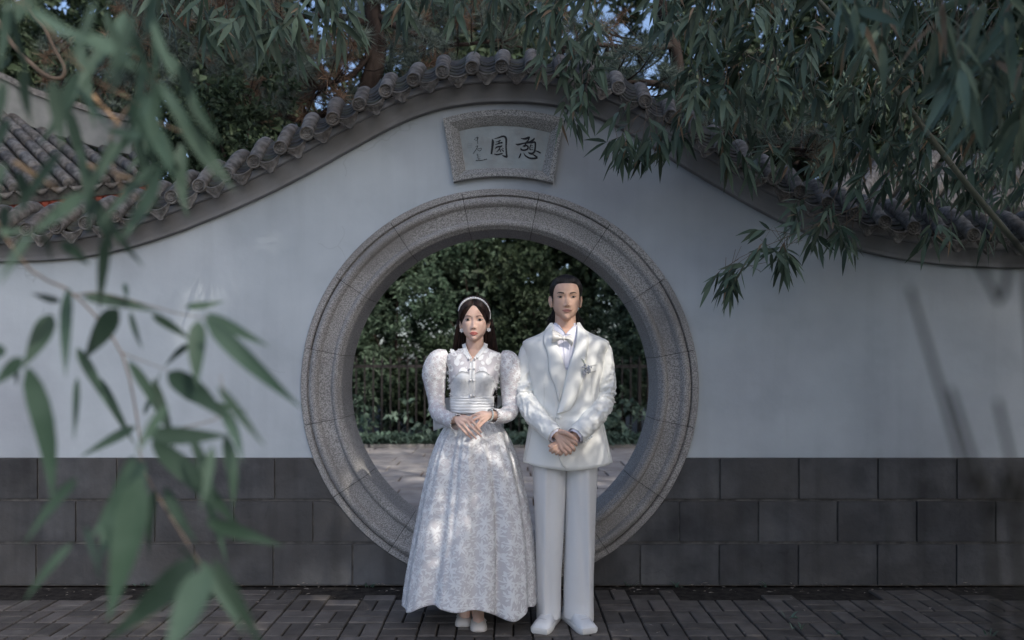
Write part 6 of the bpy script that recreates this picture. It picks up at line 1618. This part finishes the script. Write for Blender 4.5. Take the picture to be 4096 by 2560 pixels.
for k in range(46):
    x, y = random.uniform(-60, 760), random.uniform(-40, 1000); y = y if x < 520 or y < 700 else y - 500
    an_ = random.uniform(.9, 2.3); Ln = random.uniform(190, 340); NL.append(((x, y), (x + math.cos(an_) * Ln, y + math.sin(an_) * Ln), random.uniform(40, 66), random.uniform(.95, 1.5)))
for a, b, w, Y in NL:
    Y *= .88; w *= .9
    p0 = P(a[0], a[1], Y); p1 = P(b[0], b[1], Y + random.uniform(-.05, .06)); d = p1 - p0; L = np.linalg.norm(d); d /= L
    Wm = w / F * Y * .5 * .92; p1 = p1 + d * L * .10; L *= 1.10; tw_ = random.uniform(-.6, .6); s = np.cross(d, [math.sin(tw_) * .5, -1, math.sin(tw_) * .4]); s /= np.linalg.norm(s); nr = np.cross(s, d)
    v = []; S = [0, .04, .12, .25, .4, .55, .7, .82, .92, 1.0]; Wp = [.10, .42, .82, 1.0, .96, .80, .56, .34, .15, .01]; bend = random.uniform(-.05, .05)
    for t, q in zip(S, Wp):
        c = p0 + d * L * t + s * bend * L * math.sin(math.pi * t) + nr * -.03 * L * math.sin(math.pi * t)
        v += [c - s * Wm * q + nr * Wm * q * .22, c, c + s * Wm * q + nr * Wm * q * .22]
    f = [(3 * i + j, 3 * i + j + 1, 3 * i + 4 + j, 3 * i + 3 + j) for i in range(9) for j in (0, 1)]
    ob('leaf', v, f, M['bamboo_near'], near)
def twig(pts, r_, mat, name='twig', par=None):
    q = smooth_path([P(*p) for p in pts], 24); t_ = MB(); t_.add(*tube(q, np.linspace(r_, r_ * .5, 24), 7)); return t_.obj(name, mat, par or near)
twig([(-300, 300, 1.2), (60, 1010, 1.25), (300, 1180, 1.3), (485, 1410, 1.35), (556, 1720, 1.35), (580, 1890, 1.3), (780, 2220, 1.2), (830, 2310, 1.1)], .0022, M['twig'])
twig([(300, 1180, 1.3), (420, 1175, 1.3), (700, 1250, 1.35), (825, 1272, 1.3)], .0014, M['twig']); twig([(485, 1410, 1.35), (560, 1440, 1.35), (670, 1480, 1.3)], .0012, M['twig']); twig([(580, 1740, 1.3), (890, 1660, 1.3), (880, 1500, 1.35)], .0012, M['twig'])
twig([(-200, -200, 1.1), (120, 40, 1.1), (350, 300, 1.2), (530, 400, 1.25), (620, 480, 1.25), (800, 560, 1.25)], .0022, M['twig']); twig([(530, 400, 1.25), (440, 560, 1.25), (480, 740, 1.25), (560, 800, 1.25)], .0016, M['twig'])
twig([(350, 360, 1.3), (480, 500, 1.3)], .0035, pm('dry_stem', (.34, .22, .12)), 'dry_stem'); twig([(60, 650, 1.2), (230, 760, 1.2)], .004, M['bamboo_dry'], 'dry_stem'); twig([(340, 660, 1.2), (540, 720, 1.2)], .004, M['bamboo_dry'], 'dry_stem')
# culm of this spray, rising outside the picture
cq = smooth_path([np.array([-1.0, 1.1, 0]), np.array([-.98, 1.1, 1.2]), np.array([-.85, 1.12, 2.1]), P(-300, -300, 1.1), P(-50, -330, 1.1)], 30); c_ = MB(); c_.add(*tube(cq, np.linspace(.010, .004, 30), 8)); c_.obj('culm', M['culm'], near)
tb = MB(); tb.add(*tube(smooth_path([P(-300, 300, 1.2), P(-330, -100, 1.15), P(-300, -300, 1.1)], 8), .0024, 6)); tb.obj('twig', M['twig'], near)
# hooked bare branch at the upper corner
bb = empty('bare_branch', tuple(P(-60, 0, 2.6))); tag(bb, 'hooked bare brown branch in the upper corner beside blurred leaves', 'branch')
twig([(-80, -60, 2.6), (30, 150, 2.6), (120, 250, 2.6), (190, 305, 2.6), (245, 312, 2.6), (258, 270, 2.6), (215, 190, 2.6), (175, 110, 2.6), (130, 62, 2.6), (60, -60, 2.6)], .0085, M['twig'], 'stem', bb)

# --- shade canopy: unseen tree added behind the viewer, crown shaped to dapple the sun
S_ = np.array(SUN)
holes = []
def hole(px, py, Y, r_): holes.append((P(px, py, Y), r_))  # leaf gap opened along the sun ray to a chosen lit spot
for h_ in [(1740, 1465, 4.22, .08), (1880, 1860, 3.98, .11), (1840, 2060, 3.98, .10), (1880, 1960, 3.98, .06), (1985, 1800, 4.0, .05), (1955, 1515, 4.15, .08), (1880, 1285, 4.17, .08), (2300, 1420, 4.13, .10), (2420, 1500, 4.2, .11), (2380, 1640, 4.1, .11), (2290, 1560, 4.13, .11), (2200, 1710, 4.05, .09), (2270, 1210, 4.17, .03), (2610, 1080, 4.95, .0), (2700, 1250, 4.95, .02), (2285, 1205, 4.17, .06),
           (1450, 1950, 5.1, .10), (1620, 2130, 5.05, .08), (1250, 2380, 4.9, .10), (900, 2520, 4.2, .10), (560, 2470, 4.4, .08),  (2350, 1540, 4.12, .05), (2240, 1640, 4.1, .05), (1900, 1700, 4.02, .04)]: hole(*h_)
for k in range(11):      # slits cut in the leaves to throw faint slanting streaks on the wall
    hole(1190 - 42 * k, 915 + 30 * k, 5, -.045); hole(1120 - 42 * k, 1040 + 30 * k, 5, -.05)
can = empty('added_canopy_tree', (9.5, -6.5, 0)); tag(can, 'unseen shade tree added behind the viewer with gaps shaped for sun patches', 'tree')
NC = 60000
# crown spans the sun's path to the wall, the people and the paving
tgt = np.concatenate([np.stack([rng.uniform(-5.2, 5.2, 32000), rng.uniform(3.6, 5.2, 32000), rng.uniform(-.3, 4.3, 32000)], 1), np.stack([np.where(rng.random(14000) < .72, rng.uniform(-7, -1.8, 14000), rng.uniform(-1.8, 6, 14000)), rng.uniform(6, 9, 14000), rng.uniform(2.4, 6.5, 14000)], 1),
                      np.stack([rng.uniform(1.8, 6.5, 7000), rng.uniform(7, 8.8, 7000), rng.uniform(2.4, 4.8, 7000)], 1), np.stack([rng.uniform(-1.2, 1.2, 7000), rng.uniform(4.7, 5.0, 7000), rng.uniform(2.3, 3.6, 7000)], 1)])
dist = rng.uniform(13.0, 18.0, NC)
pts = tgt + S_ * dist[:, None]
keep = np.ones(NC, bool)
for c, r_ in holes:
    dv = pts - c; t = dv @ S_; off = np.linalg.norm(dv - t[:, None] * S_, axis=1); keep &= ~((off < r_ + .10) & (t > 0))
# random noise gaps
gn = np.array([noise.noise(Vector((p * 1.1).tolist())) for p in (tgt - S_ * (tgt @ S_)[:, None])]); keep &= gn < .75
pts = pts[keep]; n = len(pts)
leaf_obj('crown', pts, rand_dirs(n, (0, 0, -.3)), unit(rng.normal(size=(n, 3)) + S_ * 1.2), rng.uniform(.15, .23, n), rng.uniform(.09, .135, n), M['leaf_dark'], can, .1)
tree_wood(can, (9.5, -6.5, 0), (7.4, -4.6, 11.0), .26, [np.array([a, b, c]) for a, b, c in ((4, -5, 11), (9, -5, 12), (3, -4, 12), (7, -2.5, 11.5), (11, -4, 11), (5, -6, 10.5))])

# ================================================================== neighbouring roofs
def tiled_roof(name, label, lows, ups, Ylo, Yup, r_, disc, parent=None):
    root = empty(name, (0, 0, 0)); 
    lo = [P(x, y, Y) for (x, y), Y in zip(lows, Ylo)]; up = [P(x, y, Y) for (x, y), Y in zip(ups, Yup)]
    root.location = (lo[0][0], lo[0][1], 0); tag(root, label, 'building')
    dn = np.array([0, 0, -.05])
    rf = MB(); n_ = len(lo); rf.add([a + dn for a in up] + [a + dn for a in lo] + [a + dn * 3 for a in up] + [a + dn * 3 for a in lo], grid_faces(2, n_) + grid_faces(2, n_, off=2 * n_) + [(n_ + i, n_ + i + 1, 3 * n_ + i + 1, 3 * n_ + i) for i in range(n_ - 1)])
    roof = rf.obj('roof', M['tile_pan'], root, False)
    for a, b in zip(lo, up):
        m = max(2, int(np.linalg.norm(b - a) / .30)); 
        for k in range(m):
            p = a + (b - a) * k / m; q = a + (b - a) * (k + 1.04) / m; t_ = MB(); t_.add(*tube([p, p + (q - p) * .03, q], [r_ * .96, r_ * 1.04, r_ * .97], 12)); t_.obj('cap_tile', M['tile'], roof)
        t_ = MB(); fd = unit(a - b); t_.add(*tube([a, a + fd * .012], [r_ * 1.12, r_ * 1.08], 14)); t_.obj('tile_medallion', M['tile'], roof)
    for a, b in zip(lo[:-1], lo[1:]):
        m = (a + b) / 2; w = (b - a) * .45; t_ = MB(); v = []
        for q in np.linspace(-1, 1, 9): v += [m + w * q + np.array([0, -.01, -.03 - .01 * (1 - q * q)]), m + w * q + np.array([0, -.02, -.045 - .055 * (1 - abs(q) ** 1.3)])]
        t_.add(v, [(2 * i, 2 * i + 2, 2 * i + 3, 2 * i + 1) for i in range(8)]); t_.obj('drip_tile', M['tile'], roof).modifiers.new('thick', 'SOLIDIFY').thickness = .012
    return root, roof, lo, up
lows = [(-90, 800), (-10, 792), (62, 784), (135, 777), (205, 770), (275, 764), (345, 760), (418, 753), (484, 747), (556, 724), (625, 700)]
ups = [(-430, 500), (-350, 470), (-260, 440), (-170, 440), (-90, 455), (-15, 475), (48, 500), (165, 555), (285, 590), (412, 628), (535, 655)]
Yl = np.linspace(7.0, 8.3, 11); Yu = np.linspace(8.2, 8.9, 11)
tr1, rf1, lo, up = tiled_roof('neighbour_pavilion', 'old pavilion with grey tube tile roof and red eaves behind the wall', [(x, y - 32) for x, y in lows], [(x, y - 32) for x, y in ups], Yl, Yu, .056, True)
hipb = smooth_path(up, 24); v = []
for p in hipb: v += [p + np.array([0, -.05, .0]), p + np.array([0, -.05, .36]), p + np.array([0, .10, .36]), p + np.array([0, .10, .0])]
ob('hip_ridge', v, grid_faces(24, 4, True), M['ridge'], rf1, False)
v = []
for p in hipb: v += [p + np.array([0, -.09, .36]), p + np.array([0, -.07, .43]), p + np.array([0, .12, .43]), p + np.array([0, .14, .36])]
ob('ridge_cap', v, grid_faces(24, 4, True), M['tile'], rf1, False)
for dz, h, nm in ((-.085, .07, 'eave_board'), (-.19, .20, 'eave_beam')):
    v = []
    for p in lo: v += [p + np.array([0, .04, dz]), p + np.array([0, .04, dz - h]), p + np.array([0, .14, dz - h]), p + np.array([0, .14, dz])]
    ob(nm, v, grid_faces(len(lo), 4, True), M['red'], tr1, False)
for a, b in zip(lo[:-1], lo[1:]):
    for q in (.25, .75):
        c = a + (b - a) * q; v, f = box(c + np.array([0, .05, -.20]), (.06, .16, .06)); ob('rafter_end', v, f, M['red'], tr1, False)
for c in (lo[0], lo[5], lo[-1]):
    t_ = MB(); t_.add(*tube([(c[0], c[1] + .3, 0), (c[0], c[1] + .3, c[2] - .2)], .09, 12)); t_.obj('column', M['red'], tr1)
v = [lo[0] + [0, .4, -.2], lo[-1] + [0, .4, -.2], [lo[-1][0], lo[-1][1] + .4, 0], [lo[0][0], lo[0][1] + .4, 0]]
ob('wall_panel', v, [(0, 1, 2, 3)], M['cream'], tr1, False)
lows = [(3330, 800), (3420, 806), (3510, 812), (3600, 818), (3690, 824), (3780, 830), (3870, 836), (3960, 842), (4050, 848), (4140, 854), (4230, 860)]
ups = [(x + 130, y - 190) for x, y in lows]
tr2, rf2, lo, up = tiled_roof('bamboo_side_pavilion', 'dark tiled pavilion with orange red beam behind the bamboo', lows, ups, [7.4] * 11, [8.3] * 11, .075, True)
for dz, h, nm, mt in ((-.14, .06, 'eave_board', M['red']), (-.24, .20, 'eave_beam', M['red']), (-.46, .30, 'frieze_panel', M['cream'])):
    v, f = box(((lo[5][0] + lo[8][0]) / 2, lo[0][1] + .2, lo[8][2] + dz - h / 2 + .0), (3.2, .08, h)); ob(nm, v, f, mt, tr2, False)
for x in (lo[3][0], lo[9][0]):
    t_ = MB(); t_.add(*tube([(x, lo[0][1] + .2, 0), (x, lo[0][1] + .2, lo[5][2] - .2)], .09, 12)); t_.obj('column', M['red'], tr2)

# ------------------------------------------------------------------ weeds in the joints
wd = []
for (px, py) in ((2525, 2345), (2590, 2342), (3160, 2475), (3190, 2520), (3345, 2540), (3960, 2545), (3050, 2350), (560, 2345), (1480, 2350), (2700, 2350)):
    Yw = CAMZ * F / (py - HY); c = np.array([(px - HX) / F * Yw, Yw, 0])
    for k in range(7): wd.append(c + [random.uniform(-.03, .03), random.uniform(-.01, .01), 0])
wd = np.array(wd); n = len(wd); a = rng.uniform(0, 6.28, n)
wo = leaf_obj('weeds', wd, np.stack([np.cos(a) * .7, np.sin(a) * .5, rng.uniform(.4, 1.4, n)], 1), np.tile([0, 0, 1.0], (n, 1)), rng.uniform(.03, .09, n), rng.uniform(.006, .014, n), M['strap'], None, .4, False)
tag(wo, 'small green weeds and grass blades sprouting from the paver joints', 'weeds', kind='stuff')
